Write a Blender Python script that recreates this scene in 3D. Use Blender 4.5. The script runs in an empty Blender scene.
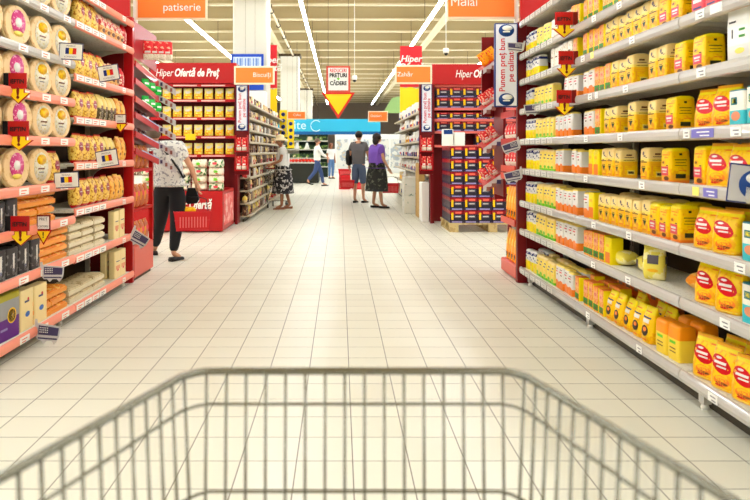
import bpy, math, random
from mathutils import Vector, Matrix
random.seed(7)
PI = math.pi
C = bpy.context.scene.collection
F, H, VX, VY = 675.0, 1.3, 340.0, 151.0      # focal length in pixels, eye height, vanishing point

# ------------------------------------------------------------------ materials
def lin(c):
    return tuple(((v/255)/12.92 if v/255 <= .04045 else ((v/255+.055)/1.055)**2.4) for v in c)
MATS = {}
def mat(name, col, rough=.5, metal=0., emit=0., alpha=1., spec=.3, col2=None, scale=20., thr=.5, bump=0., trans=0., coat=0., col3=None):
    if name in MATS: return MATS[name]
    m = bpy.data.materials.new(name); m.use_nodes = True
    nt = m.node_tree; b = nt.nodes['Principled BSDF']
    b.inputs['Base Color'].default_value = (*lin(col), 1)
    b.inputs['Roughness'].default_value = rough
    b.inputs['Metallic'].default_value = metal
    b.inputs['Specular IOR Level'].default_value = spec
    b.inputs['Alpha'].default_value = alpha
    b.inputs['Coat Weight'].default_value = coat
    b.inputs['Transmission Weight'].default_value = trans
    if emit:
        b.inputs['Emission Color'].default_value = (*lin(col), 1)
        b.inputs['Emission Strength'].default_value = emit
    if col2 is not None or bump:
        tc = nt.nodes.new('ShaderNodeTexCoord')
        no = nt.nodes.new('ShaderNodeTexNoise'); no.inputs['Scale'].default_value = scale
        no.inputs['Detail'].default_value = 3
        nt.links.new(tc.outputs['Object'], no.inputs['Vector'])
        if col2 is not None:
            r = nt.nodes.new('ShaderNodeValToRGB'); r.color_ramp.interpolation = 'CONSTANT'
            r.color_ramp.elements[0].position = 0; r.color_ramp.elements[0].color = (*lin(col), 1)
            r.color_ramp.elements[1].position = thr; r.color_ramp.elements[1].color = (*lin(col2), 1)
            if col3 is not None:
                e = r.color_ramp.elements.new(min(.98, thr+.09)); e.color = (*lin(col3), 1)
            nt.links.new(no.outputs['Fac'], r.inputs['Fac'])
            nt.links.new(r.outputs['Color'], b.inputs['Base Color'])
        if bump:
            bp = nt.nodes.new('ShaderNodeBump'); bp.inputs['Strength'].default_value = bump
            bp.inputs['Distance'].default_value = .01
            nt.links.new(no.outputs['Fac'], bp.inputs['Height'])
            nt.links.new(bp.outputs['Normal'], b.inputs['Normal'])
    MATS[name] = m
    return m

# ------------------------------------------------------------------ mesh builder
class MB:
    def __init__(s): s.v = []; s.f = []; s.m = []; s.mats = []; s.sm = []
    def mi(s, m):
        if m not in s.mats: s.mats.append(m)
        return s.mats.index(m)
    def add(s, vs, fs, m, smooth=False):
        o = len(s.v); s.v += [tuple(v) for v in vs]; k = s.mi(m)
        for f in fs: s.f.append([o+i for i in f]); s.m.append(k); s.sm.append(smooth)
        return s
    def box(s, x0, x1, y0, y1, z0, z1, m, rz=0., c=None, bev=0.):
        if x0 > x1: x0, x1 = x1, x0
        if y0 > y1: y0, y1 = y1, y0
        if z0 > z1: z0, z1 = z1, z0
        if bev:
            b = min(bev, (x1-x0)*.45, (y1-y0)*.45, (z1-z0)*.45)
            vs = []; 
            for z, e in ((z0, b), (z0+b, 0), (z1-b, 0), (z1, b)):
                X0, X1, Y0, Y1 = x0+e, x1-e, y0+e, y1-e
                vs += [(X0+b, Y0, z), (X1-b, Y0, z), (X1, Y0+b, z), (X1, Y1-b, z), (X1-b, Y1, z), (X0+b, Y1, z), (X0, Y1-b, z), (X0, Y0+b, z)]
            fs = [[7, 6, 5, 4, 3, 2, 1, 0], [24+i for i in range(8)]]
            for k in range(3):
                for i in range(8): fs.append([k*8+i, k*8+(i+1) % 8, k*8+8+(i+1) % 8, k*8+8+i])
        else:
            vs = [(x0, y0, z0), (x1, y0, z0), (x1, y1, z0), (x0, y1, z0), (x0, y0, z1), (x1, y0, z1), (x1, y1, z1), (x0, y1, z1)]
            fs = [[3, 2, 1, 0], [4, 5, 6, 7], [0, 1, 5, 4], [1, 2, 6, 5], [2, 3, 7, 6], [3, 0, 4, 7]]
        if rz:
            cx, cy = c or ((x0+x1)/2, (y0+y1)/2); ca, sa = math.cos(rz), math.sin(rz)
            vs = [(cx+(x-cx)*ca-(y-cy)*sa, cy+(x-cx)*sa+(y-cy)*ca, z) for x, y, z in vs]
        return s.add(vs, fs, m)
    def prism(s, pts, axis, a0, a1, m, smooth=False):       # polygon extruded along an axis
        n = len(pts); vs = []
        for a in (a0, a1):
            for p, q in pts: vs.append({'x': (a, p, q), 'y': (p, a, q), 'z': (p, q, a)}[axis])
        fs = [list(range(n))[::-1], list(range(n, 2*n))] + [[i, (i+1) % n, n+(i+1) % n, n+i] for i in range(n)]
        return s.add(vs, fs, m, smooth)
    def tube(s, pts, r, m, n=8, closed=False):
        pts = [Vector(p) for p in pts]; rs = r if isinstance(r, (list, tuple)) else [r]*len(pts)
        vs = []; N = len(pts); up = None
        for i, p in enumerate(pts):
            a = pts[i-1] if (i > 0 or closed) else p; b = pts[(i+1) % N] if (i < N-1 or closed) else p
            t = (b-a).normalized()
            if up is None or abs(t.dot(up)) > .99: up = Vector((0, 0, 1)) if abs(t.z) < .9 else Vector((1, 0, 0))
            u = t.cross(up).normalized(); w = u.cross(t).normalized()
            for k in range(n):
                an = 2*PI*k/n; vs.append(p+(u*math.cos(an)+w*math.sin(an))*rs[i])
        fs = []
        for i in range(N if closed else N-1):
            j = (i+1) % N
            for k in range(n): fs.append([i*n+k, i*n+(k+1) % n, j*n+(k+1) % n, j*n+k])
        if not closed: fs += [list(range(n))[::-1], [(N-1)*n+k for k in range(n)]]
        return s.add(vs, fs, m, True)
    def lathe(s, prof, m, c=(0, 0, 0), n=16, axis='z', sx=1., sy=1.):
        vs = []; fs = []
        for r, z in prof:
            for k in range(n):
                a = 2*PI*k/n; p = (r*math.cos(a)*sx, r*math.sin(a)*sy, z)
                if axis == 'y': p = (p[0], -p[2], p[1])
                if axis == 'x': p = (p[2], p[0], p[1])
                vs.append((c[0]+p[0], c[1]+p[1], c[2]+p[2]))
        for i in range(len(prof)-1):
            for k in range(n): fs.append([i*n+k, i*n+(k+1) % n, (i+1)*n+(k+1) % n, (i+1)*n+k])
        fs += [list(range(n))[::-1], [(len(prof)-1)*n+k for k in range(n)]]
        return s.add(vs, fs, m, True)
    def ball(s, c, r, m, n=12, sx=1, sy=1, sz=1):
        return s.lathe([(max(.0005, r*math.sin(PI*i/8)), -r*math.cos(PI*i/8)*sz) for i in range(9)], m, c, n, 'z', sx, sy)
    def build(s, name, parent=None, loc=None, rot=None):
        me = bpy.data.meshes.new(name); me.from_pydata(s.v, [], s.f)
        for m in s.mats: me.materials.append(m)
        me.polygons.foreach_set('material_index', s.m); me.polygons.foreach_set('use_smooth', s.sm)
        me.update(); o = bpy.data.objects.new(name, me); C.objects.link(o)
        if parent: o.parent = parent
        if loc: o.location = loc
        if rot: o.rotation_euler = rot
        return o

LABELS = {}
def tag(o, label, cat, group=None):
    if not 4 <= len(label.split()) <= 16: print('LONG', len(label.split()), label)
    o['label'] = label; o['category'] = cat
    if group: o['group'] = group
    LABELS[label] = LABELS.get(label, 0)+1
    return o
def thing(name, label, cat, loc=(0, 0, 0), rz=0., group=None):
    o = bpy.data.objects.new(name, None); C.objects.link(o); o.location = loc; o.rotation_euler = (0, 0, rz)
    o.empty_display_size = .05
    return tag(o, label, cat, group)
def struct(o): o['kind'] = 'structure'; return o
def proto(name):                                   # unlinked root for copying
    o = bpy.data.objects.new(name, None); return o
def copy_thing(src, loc, rot, label, cat, group, scale=None, dz=0):
    r = src.copy(); C.objects.link(r); r.location = loc; r.rotation_euler = rot
    if scale: r.scale = scale
    for ch in src.children:
        c = ch.copy(); C.objects.link(c); c.parent = r
        for g in ch.children:
            d = g.copy(); C.objects.link(d); d.parent = c
    return tag(r, label, cat, group)
ORD = ['first', 'second', 'third', 'fourth', 'fifth', 'sixth', 'seventh', 'eighth', 'ninth', 'tenth', 'eleventh', 'twelfth',
       'thirteenth', 'fourteenth', 'fifteenth', 'sixteenth', 'seventeenth', 'eighteenth', 'nineteenth', 'twentieth', 'twenty-first', 'twenty-second', 'twenty-third', 'twenty-fourth', 'twenty-fifth', 'twenty-sixth', 'twenty-seventh', 'twenty-eighth', 'twenty-ninth', 'thirtieth']
def X(px, Y): return (px-VX)*Y/F
def Z(py, Y): return H-(py-VY)*Y/F

def text(txt, size, m, name='lettering', parent=None, loc=(0, 0, 0), rot=(PI/2, 0, 0), shear=0., bold=0., align='CENTER', sx=1., fit=None):
    cu = bpy.data.curves.new(name, 'FONT'); cu.body = txt; cu.size = size; cu.align_x = align; cu.align_y = 'CENTER'
    cu.shear = shear; cu.offset = bold; cu.extrude = size*.01; cu.resolution_u = 3
    t = bpy.data.objects.new(name, cu); C.objects.link(t)
    bpy.context.view_layer.update()
    me = bpy.data.meshes.new_from_object(t.evaluated_get(bpy.context.evaluated_depsgraph_get()))
    bpy.data.objects.remove(t); bpy.data.curves.remove(cu)
    me.materials.clear(); me.materials.append(m)
    o = bpy.data.objects.new(name, me); C.objects.link(o)
    if parent: o.parent = parent
    if fit: xs = [v.co.x for v in me.vertices]; sx = fit/(max(xs)-min(xs))
    o.location = loc; o.rotation_euler = rot; o.scale = (sx, 1, 1)
    return o

# palette
WHITE = mat('white paper', (240, 238, 230), .5)
RED = mat('red enamel', (182, 10, 16), .35, coat=.2)
DRED = mat('deep red enamel', (118, 8, 14), .4)
SALMON = mat('salmon plastic', (214, 84, 66), .35)
PINKR = mat('pink price rail', (244, 146, 120), .35)
GREYM = mat('pale grey metal', (196, 192, 182), .38, metal=.15)
RAILG = mat('clear grey price rail', (188, 182, 174), .22, coat=.5)
CREAMM = mat('cream shelf metal', (182, 168, 140), .45)
DARK = mat('dark kick plate', (70, 62, 48), .6)
BACK = mat('brown back panel', (66, 48, 30), .7)
ORANGE = mat('orange sign board', (248, 132, 52), .5)
BLUE = mat('navy logo blue', (20, 62, 130), .5)
YEL = mat('bright yellow', (252, 214, 20), .4)
BLACK = mat('black ink', (20, 18, 20), .5)
PURP = mat('violet grey card', (74, 66, 102), .5)
CARD = mat('grey card', (208, 204, 204), .5)
GREEN = mat('leaf green', (60, 140, 40), .5)
REDINK = mat('red ink', (210, 34, 60), .5)

# ------------------------------------------------------------------ room
def floor_mat():
    m = bpy.data.materials.new('cream floor tiles'); m.use_nodes = True; nt = m.node_tree; b = nt.nodes['Principled BSDF']
    tc = nt.nodes.new('ShaderNodeTexCoord'); mp = nt.nodes.new('ShaderNodeMapping')
    mp.inputs['Location'].default_value = (-.053+.2352*40, -2.831+.2352*40, 0)
    br = nt.nodes.new('ShaderNodeTexBrick'); br.offset = 0; br.squash = 1
    br.inputs['Scale'].default_value = 1; br.inputs['Brick Width'].default_value = .2352; br.inputs['Row Height'].default_value = .2352
    br.inputs['Mortar Size'].default_value = .0027; br.inputs['Mortar Smooth'].default_value = .3; br.inputs['Bias'].default_value = 0
    br.inputs['Color1'].default_value = (*lin((232, 230, 214)), 1); br.inputs['Color2'].default_value = (*lin((226, 223, 206)), 1)
    br.inputs['Mortar'].default_value = (*lin((96, 84, 64)), 1)
    no = nt.nodes.new('ShaderNodeTexNoise'); no.inputs['Scale'].default_value = 1.2
    mix = nt.nodes.new('ShaderNodeMix'); mix.data_type = 'RGBA'; mix.blend_type = 'MULTIPLY'
    rr = nt.nodes.new('ShaderNodeValToRGB'); rr.color_ramp.elements[0].color = (.93, .92, .9, 1); rr.color_ramp.elements[1].color = (1, 1, 1, 1)
    mix.inputs[0].default_value = 1
    nt.links.new(tc.outputs['Object'], mp.inputs['Vector']); nt.links.new(mp.outputs['Vector'], br.inputs['Vector'])
    nt.links.new(tc.outputs['Object'], no.inputs['Vector']); nt.links.new(no.outputs['Fac'], rr.inputs['Fac'])
    nt.links.new(br.outputs['Color'], mix.inputs[6]); nt.links.new(rr.outputs['Color'], mix.inputs[7])
    nt.links.new(mix.outputs[2], b.inputs['Base Color'])
    b.inputs['Roughness'].default_value = .36; b.inputs['Specular IOR Level'].default_value = .5
    return m
fl = MB(); fm = floor_mat(); fl.box(-26, 26, -8, 72, -.1, 0, fm); struct(fl.build('floor'))
CEIL = mat('khaki steel roof deck', (186, 168, 126), .6)
BEAM = mat('cream roof beam', (218, 204, 168), .5)
c = MB()
c.box(-26, 26, -8, 72, 6.95, 7.1, CEIL)
for i in range(130): c.box(-26, 26, -8+i*.62, -8+i*.62+.25, 6.87, 6.95, CEIL)
struct(c.build('ceiling'))
y = 5.0
Y0 = .00687*675*5
k = -8
while Y0+k*2.6 < 71:
    yy = Y0+k*2.6; k += 1
    if yy < 4: continue
    b = MB(); b.box(-26, 26, yy-.1, yy+.1, 6.3, 6.36, BEAM); b.box(-26, 26, yy-.02, yy+.02, 6.36, 6.8, CEIL); b.box(-26, 26, yy-.1, yy+.1, 6.8, 6.87, CEIL)
    struct(b.build('ceiling_beam'))
for x in (-2.9, -9.5, -16, 3.9, 10.5, 17):
    b = MB(); b.box(x-.1, x+.1, -8, 71.9, 6.12, 6.3, BEAM); struct(b.build('ceiling_girder'))
b = MB(); b.box(-26, 26, 71.9, 72.3, 0, 7, mat('brown far wall', (138, 122, 108), .8)); struct(b.build('wall_back'))
b = MB(); b.box(-26, 26, -8.3, -8, 0, 7, mat('pale side wall', (214, 204, 180), .8)); struct(b.build('wall_front'))
b = MB(); b.box(-26.3, -26, -8, 72, 0, 7, mat('pale side wall', (214, 204, 180), .8)); struct(b.build('wall_left'))
b = MB(); b.box(26, 26.3, -8, 72, 0, 7, MATS['pale side wall']); struct(b.build('wall_right'))
# pipe with hangers
t = thing('ceiling_pipe', 'long pale service pipe with clamps running under the roof, left of centre', 'pipe', (-2.33, 0, 6.05))
b = MB(); b.tube([(0, -5, 0), (0, 70, 0)], .045, BEAM); b.build('pipe', t)
DK = mat('dark bracket', (70, 56, 36), .5)
for i in range(22):
    b = MB(); b.tube([(0, 10+i*2.6, -.05), (0, 10+i*2.6, .25)], .02, DK, 6); b.lathe([(.07, -.03), (.09, 0), (.07, .03)], DK, (.0, 10+i*2.6, 0), 10, 'y'); b.build('clamp', t)
# light strips
LAMP = mat('white light strip', (240, 247, 255), .5, emit=31.)
HOUS = mat('white lamp housing', (235, 232, 222), .4)
names = {-1.06: 'just left of the aisle centre', 2.74: 'right of the aisle centre', -4.7: 'above the left side aisle', -8.4: 'far over to the left, second row out',
         -12.1: 'third row out to the left', -15.3: 'fourth row out to the left', 6.5: 'far over to the right, second row out', 10.2: 'third row out to the right', 14: 'fourth row out to the right', -20: 'fifth row out to the left', 18: 'fifth row out to the right'}
for x, d in names.items():
    t = thing('light_strip', 'continuous white ceiling light strip, '+d, 'ceiling light', (x, 0, 5.3), 0, 'ceiling light strips')
    b = MB(); b.box(-.038, .038, -7, 58, 0, .07, LAMP); b.build('light_tube', t)
    b = MB(); b.box(-.03, .03, -7, 58, .0605, .1, HOUS); b.build('housing', t)
    for i in range(12):
        b = MB(); b.tube([(0, 5+i*4.2, .1), (0, 5+i*4.2, 1.565)], .008, DK, 5); b.build('suspension_wire', t)
# columns
COL = mat('cream column paint', (212, 206, 190), .6)
for i, (x, yy, w) in enumerate(((-2.43, 18.2, .92), (-2.5, 33.5, .92), (-2.6, 52, .9), (-13.2, 46, .9), (11.4, 50, .9))):
    b = MB(); b.box(x-w/2, x+w/2, yy, yy+w, 0, 6.1, COL, bev=.03)
    b.box(x-w/2-.0, x-w/2+.0, 0, 0, 0, 0, COL) if 0 else None
    for q in (-.12, .14): b.box(x+q-.004, x+q+.004, yy-.004, yy+.01, 1, 6.1, mat('column seam', (150, 138, 108), .6))
    b.box(x-w/2-.08, x+w/2+.08, yy-.08, yy+w+.08, 6.0, 6.12, DK)
    struct(b.build('wall_column'))

# ------------------------------------------------------------------ packs
def prof_bag(style):
    if style == 'box':  return [(0, 1, 1), (.02, 1, 1), (.5, 1, 1), (.96, 1, 1), (1, .97, .95)], 10
    if style == 'paper': return [(0, .97, .95), (.025, 1, 1), (.3, 1, 1.03), (.6, 1, 1.03), (.92, .985, .97), (.97, .96, .85), (1, .93, .5)], 9
    if style == 'pillow': return [(0, .9, .25), (.05, .96, .6), (.16, 1, .95), (.4, 1, 1.08), (.65, 1, 1), (.82, .97, .7), (.92, .95, .3), (.95, .97, .12), (1, .98, .08)], 3
    if style == 'doy': return [(0, .94, .9), (.04, 1, 1.02), (.3, .98, 1.05), (.6, .95, .85), (.8, .96, .55), (.92, .97, .2), (1, .97, .07)], 3.2
    if style == 'bottle': return [(0, .9, .9), (.04, 1, 1), (.55, 1, 1), (.68, .92, .92), (.8, .5, .5), (.84, .4, .4), (.86, .46, .46), (.99, .46, .46), (1, .4, .4)], 2
    if style == 'jar': return [(0, .92, .92), (.04, 1, 1), (.7, 1, 1), (.8, .82, .82), (.81, .88, .88), (.98, .88, .88), (1, .8, .8)], 2
def interp(P, v):
    for (a, s1, t1), (b, s2, t2) in zip(P, P[1:]):
        if v <= b: f = (v-a)/(b-a) if b > a else 0; return s1+(s2-s1)*f, t1+(t2-t1)*f
    return P[-1][1:]
def pack(name, w, h, d, style, bands, prints=(), parts=(), side=None, smk=()):
    """bands: [(top fraction, material)...]; prints/parts: (shape,u,v,su,sv,material[,partname]) laid on the front"""
    P, ex = prof_bag(style); mb = MB(); n = 24
    zs = sorted(set([p[0] for p in P]+[b[0] for b in bands]))
    ring = []
    for k in range(n):
        a = 2*PI*(k+.5)/n; ca, sa = math.cos(a), math.sin(a)
        ring.append((math.copysign(abs(ca)**(2/ex), ca), math.copysign(abs(sa)**(2/ex), sa)))
    vs = []
    for z in zs:
        sx, sy = interp(P, z)
        for x, yv in ring: vs.append((x*w/2*sx, yv*d/2*sy, z*h))
    o = len(mb.v); mb.v += vs
    for i in range(len(zs)-1):
        zc = (zs[i]+zs[i+1])/2; m = next(b[1] for b in bands if zc <= b[0])
        for k in range(n):
            mm = m; kk = (k+1) % n
            if side and abs((ring[k][0]+ring[kk][0])/2) > .93: mm = side
            mb.f.append([i*n+k, i*n+kk, (i+1)*n+kk, (i+1)*n+k]); mb.m.append(mb.mi(mm)); mb.sm.append(True)
    mb.f.append(list(range(n))[::-1]); mb.m.append(mb.mi(bands[0][1])); mb.sm.append(False)
    mb.f.append([(len(zs)-1)*n+k for k in range(n)]); mb.m.append(mb.mi(bands[-1][1])); mb.sm.append(False)
    def surf(x, z):
        sx, sy = interp(P, max(0, min(1, z/h))); q = min(.999, abs(x)/(w/2*sx))
        return -(d/2*sy)*(1-q**ex)**(1/ex)-.0018
    def patch(M, sh, u, v, su, sv, m):
        cx, cz = u*w, v*h; a, b_ = su*w/2, sv*h/2
        if sh == 'oval': pts = [(a*math.cos(t*PI/8), b_*math.sin(t*PI/8)) for t in range(16)]
        elif sh == 'rect': pts = [(-a, -b_), (0, -b_), (a, -b_), (a, 0), (a, b_), (0, b_), (-a, b_), (-a, 0)]
        elif sh == 'tri': pts = [(0, -b_), (a*.5, 0), (a, b_), (0, b_), (-a, b_), (-a*.5, 0)]
        elif sh == 'tilt': pts = [(a*math.cos(t*PI/8)*.95+b_*.0, b_*math.sin(t*PI/8)+a*math.cos(t*PI/8)*-.25) for t in range(16)]
        V = [(cx, surf(cx, cz), cz)]; Fs = []; N = len(pts)
        for r_ in (.5, 1):
            for p, q in pts: x_, z_ = cx+p*r_, cz+q*r_; V.append((x_, surf(x_, z_), z_))
        for k in range(N):
            kk = (k+1) % N; Fs += [[0, 1+k, 1+kk], [1+k, 1+N+k, 1+N+kk, 1+kk]]
        M.add(V, Fs, m, True)
    for p in prints: patch(mb, *p)
    for (yy, zz, sy_, sz_, m_) in smk:
        wx = w/2*interp(P, zz)[0]+.0012
        for sg in (-1, 1):
            q = [(sg*wx, (yy-sy_/2)*d, (zz-sz_/2)*h), (sg*wx, (yy+sy_/2)*d, (zz-sz_/2)*h), (sg*wx, (yy+sy_/2)*d, (zz+sz_/2)*h), (sg*wx, (yy-sy_/2)*d, (zz+sz_/2)*h)]
            mb.add(q, [[0, 1, 2, 3] if sg > 0 else [3, 2, 1, 0]], m_)
    if not parts:
        o = mb.build(name); C.objects.unlink(o); return o
    root = proto(name)
    bd = mb.build('packet_body', root)
    for p in parts:
        q = MB(); patch(q, *p[:6])
        for e in p[7:]:
            # extra marks on the label, stepped outwards
            k0 = len(q.v); patch(q, *e); q.v[k0:] = [(x_, y_-.0008, z_) for x_, y_, z_ in q.v[k0:]]
        l = q.build(p[6], root); C.objects.unlink(l)
    C.objects.unlink(bd)
    return root
def m2(n, a, b, s=60, t=.52, **k): return mat(n, a, .38, col2=b, scale=s, thr=t, **k)
cream = mat('cream paper wrap', (244, 212, 136), .5)
wht = mat('white pack film', (226, 222, 214), .35)
ylw = mat('golden yellow film', (252, 190, 24), .32, bump=.5, scale=34, col2=(236, 150, 16), thr=.6)
ylw2 = mat('strong yellow film', (255, 204, 0), .28, bump=.7, scale=30, col2=(246, 176, 4), thr=.57)
lem = mat('lemon yellow film', (248, 222, 0), .32, bump=.5, scale=28)
pal = mat('pale yellow film', (246, 216, 96), .4)
org = mat('orange film', (246, 130, 34), .35)
orp = m2('orange speckled film', (240, 130, 50), (250, 190, 80), 70)
grn = mat('fresh green film', (110, 200, 30), .4)
nvy = mat('navy film', (30, 44, 110), .35)
redf = mat('glossy red film', (206, 6, 20), .28)
pinkf = mat('pink red label', (226, 70, 84), .35)
brn = mat('brown print', (110, 60, 26), .4)
teal = mat('teal carton', (60, 190, 200), .4)
tealg = mat('dark teal print', (20, 110, 120), .4)
dkp = mat('dark olive print', (50, 50, 20), .4)
lilac = mat('lilac grey label', (150, 140, 190), .4)

P = {}
P['A'] = pack('sugar_bag', .105, .20, .085, 'paper', [(.46, lem), (.78, wht), (.9, nvy), (1, wht)],
              [('oval', -.2, .66, .35, .1, nvy), ('oval', .24, .58, .25, .07, nvy), ('rect', 0, .3, .3, .1, ylw), ('rect', .2, .86, .3, .05, wht)])
P['B'] = pack('flour_bag', .10, .195, .085, 'paper', [(.12, grn), (.9, pal), (1, cream)],
              [('oval', 0, .2, .6, .14, grn), ('rect', -.1, .6, .5, .05, nvy), ('rect', .1, .75, .4, .06, nvy), ('rect', .1, .45, .3, .07, ylw)])
P['C'] = pack('rice_bag', .10, .195, .08, 'paper', [(.30, org), (.93, wht), (1, pal)],
              [('oval', 0, .3, .7, .16, org), ('rect', -.1, .72, .55, .05, pinkf), ('rect', .05, .6, .3, .05, brn), ('rect', .0, .82, .5, .03, brn)])
P['W'] = pack('white_packet', .10, .20, .08, 'paper', [(.9, m2('white printed film', (240, 232, 214), (205, 186, 150), 90, .6)), (1, wht)],
              [('rect', 0, .55, .5, .06, brn)])
P['D'] = pack('breadcrumb_packet', .095, .19, .085, 'box', [(.96, orp), (1, org)],
              [('rect', 0, .2, .85, .24, GREEN), ('oval', .05, .17, .4, .13, brn), ('rect', 0, .68, .7, .3, mat('peach label', (250, 170, 120), .4)), ('rect', 0, .7, .4, .12, pinkf)], side=lem)
P['D2'] = pack('yellow_carton', .10, .19, .09, 'box', [(1, lem)], [('rect', 0, .25, .8, .4, org), ('rect', 0, .7, .5, .1, ylw)])
gold = mat('deep golden film', (246, 172, 30), .35)
slate = mat('slate print', (90, 80, 90), .4)
P['E'] = pack('cornmeal_packet', .105, .20, .115, 'paper', [(.10, gold), (.45, ylw2), (.58, ylw), (.66, pal), (1, cream)],
              [('rect', 0, .56, .78, .03, brn), ('rect', -.1, .60, .3, .02, brn), ('oval', -.05, .82, .2, .12, slate), ('oval', .1, .74, .26, .05, slate), ('rect', 0, .12, .6, .03, org), ('oval', -.25, .28, .3, .2, gold), ('oval', .28, .22, .26, .16, gold), ('oval', 0, .43, .5, .025, brn), ('rect', .3, .7, .2, .02, brn)],
              [('tri', 0, .31, .5, .17, dkp, 'cup_emblem')],
              smk=[(0, .80, .3, .05, brn), (0, .72, .5, .02, brn), (-.1, .5, .5, .015, gold), (-.1, .44, .6, .015, gold), (-.1, .38, .5, .015, gold), (0, .62, .6, .015, brn), (.1, .2, .4, .16, pal), (.1, .2, .3, .08, slate), (-.3, .30, .1, .3, gold)])
P['F'] = pack('yellow_flour_packet', .115, .20, .11, 'paper', [(.08, org), (.22, gold), (.9, ylw2), (1, lem)],
              [('rect', 0, .80, .6, .03, org), ('rect', .1, .72, .4, .02, org), ('oval', -.15, .58, .4, .12, gold), ('oval', -.18, .58, .2, .08, brn), ('oval', .1, .13, .5, .12, brn), ('rect', .2, .5, .2, .03, brn)],
              [('rect', -.05, .34, .72, .26, pinkf, 'pink_label', ('rect', -.05, .38, .5, .05, wht), ('rect', -.05, .30, .4, .03, wht))],
              smk=[(0, .82, .14, .06, dkp), (0, .66, .6, .02, dkp), (0, .58, .5, .015, dkp), (0, .5, .6, .015, dkp), (0, .2, .5, .12, dkp), (.1, .36, .4, .02, org)])
P['G'] = pack('cornmeal_bag', .158, .215, .12, 'doy', [(.1, ylw), (.86, ylw2), (.93, lem), (1, gold)],
              [('oval', .08, .22, .56, .24, org), ('oval', .08, .27, .44, .12, ylw), ('oval', .1, .17, .42, .06, brn), ('oval', .0, .12, .3, .05, redf), ('rect', 0, .05, .8, .025, pal), ('rect', .3, .84, .2, .03, org)],
              [('tilt', -.02, .57, .82, .36, redf, 'red_oval_label', ('rect', -.03, .60, .46, .055, wht), ('rect', .04, .515, .36, .035, wht), ('oval', -.12, .70, .22, .05, wht))])
P['I'] = pack('cornflour_bag', .12, .215, .10, 'doy', [(.8, ylw2), (1, lem)],
              [('rect', 0, .70, .7, .045, nvy), ('rect', 0, .61, .55, .1, wht), ('rect', .0, .86, .5, .03, org), ('oval', 0, .1, .5, .05, org)],
              [('oval', 0, .34, .6, .3, mat('dark brown emblem', (60, 34, 16), .4), 'dark_round_label', ('oval', .03, .38, .3, .12, org))])
P['J'] = pack('orange_topped_bag', .12, .205, .10, 'paper', [(.62, mat('soft yellow film', (250, 214, 60), .35)), (1, mat('amber film', (252, 150, 14), .35))],
              [('rect', 0, .52, .5, .08, grn), ('rect', 0, .35, .5, .03, brn), ('rect', 0, .25, .5, .03, brn)])
P['K'] = pack('white_flour_sack', .17, .29, .12, 'paper', [(.3, wht), (.9, WHITE), (1, mat('tan paper', (214, 184, 140), .6))],
              [('rect', .2, .55, .25, .04, GREEN), ('rect', .2, .44, .25, .04, GREEN), ('rect', -.2, .7, .3, .03, BLACK), ('rect', -.2, .5, .05, .15, BLACK), ('oval', .1, .2, .4, .1, pal)])
P['T'] = pack('teal_box', .12, .185, .1, 'box', [(.45, teal), (.96, mat('pale cream carton', (236, 230, 214), .4)), (1, tealg)],
              [('oval', 0, .3, .6, .25, mat('peach print', (224, 140, 100), .4)), ('rect', -.1, .7, .4, .2, tealg), ('rect', -.1, .7, .25, .12, lem)])
P['O'] = pack('orange_box', .12, .125, .12, 'box', [(1, mat('orange carton', (246, 132, 40), .45))], [('rect', .1, .5, .5, .4, mat('brown grey label', (160, 120, 90), .5))])
P['GN'] = pack('green_packet', .11, .10, .1, 'paper', [(1, m2('bright green print', (130, 210, 20), (70, 160, 20), 40))], [])
P['R2'] = pack('pink_red_packet', .12, .18, .09, 'paper', [(.5, pinkf), (1, mat('peach wrap', (250, 170, 100), .4))], [('rect', 0, .4, .6, .1, wht), ('rect', 0, .2, .6, .05, nvy)])
DESC = {'A': ('white-topped lemon yellow bag', 'bag'), 'B': ('green-footed pale yellow bag', 'bag'), 'C': ('white bag with orange foot', 'bag'),
        'W': ('white speckled packet', 'packet'), 'D': ('orange packet with green picture', 'packet'), 'D2': ('plain lemon carton', 'carton'),
        'E': ('cream-topped yellow packet', 'packet'), 'F': ('yellow packet with pink label', 'packet'), 'G': ('yellow bag with red oval', 'bag'),
        'I': ('yellow bag with dark emblem', 'bag'), 'J': ('orange-topped yellow bag', 'bag'), 'K': ('large white paper sack', 'bag'),
        'T': ('teal and cream box', 'box'), 'O': ('small orange carton', 'carton'), 'GN': ('bright green packet', 'packet'), 'R2': ('pink and peach packet', 'packet')}
DIM = {'A': (.112, .1), 'B': (.107, .1), 'C': (.107, .095), 'W': (.107, .095), 'D': (.102, .1), 'D2': (.108, .1), 'E': (.112, .13), 'F': (.124, .125),
       'G': (.165, .13), 'I': (.135, .115), 'J': (.135, .115), 'K': (.18, .135), 'T': (.13, .11), 'O': (.126, .125), 'GN': (.115, .11), 'R2': (.128, .1)}
SHN = ['bottom shelf', 'second shelf up', 'third shelf up', 'fourth shelf up', 'fifth shelf up', 'sixth shelf up', 'seventh shelf up', 'eighth shelf up', 'top shelf']
RROW = ['', ', rear row']
CNT = {}
def put(key, side, Yc, lv_i, z, bay, row=0, stack=0, jit=1., extra=''):
    d, cat = DESC[key]; dep = DIM[key][1]
    ck = (key, side, bay, lv_i, row, stack, extra); CNT[ck] = CNT.get(ck, 0)+1
    st = (', stacked on top' if stack == 1 else (', stacked %s tier' % ORD[stack] if stack else ''))
    label = f"{d}{extra}, {ORD[CNT[ck]-1]} from left{RROW[row]}{st}, {SHN[lv_i]}, {bay}"
    off = .035+dep/2+row*(dep+.01)+random.uniform(0, .008)
    xx = (1.77+off) if side == 'R' else (-2.03-off)
    rz = (-PI/2 if side == 'R' else PI/2)+random.uniform(-.06, .06)*jit+(.26 if key == 'G' else 0)
    sc = random.uniform(.93, 1.02)
    return copy_thing(P[key], (xx, Yc, z), (0, 0, rz), label, cat, f"{d}s on the {SHN[lv_i]}, {bay}", (1, 1, sc))

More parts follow.
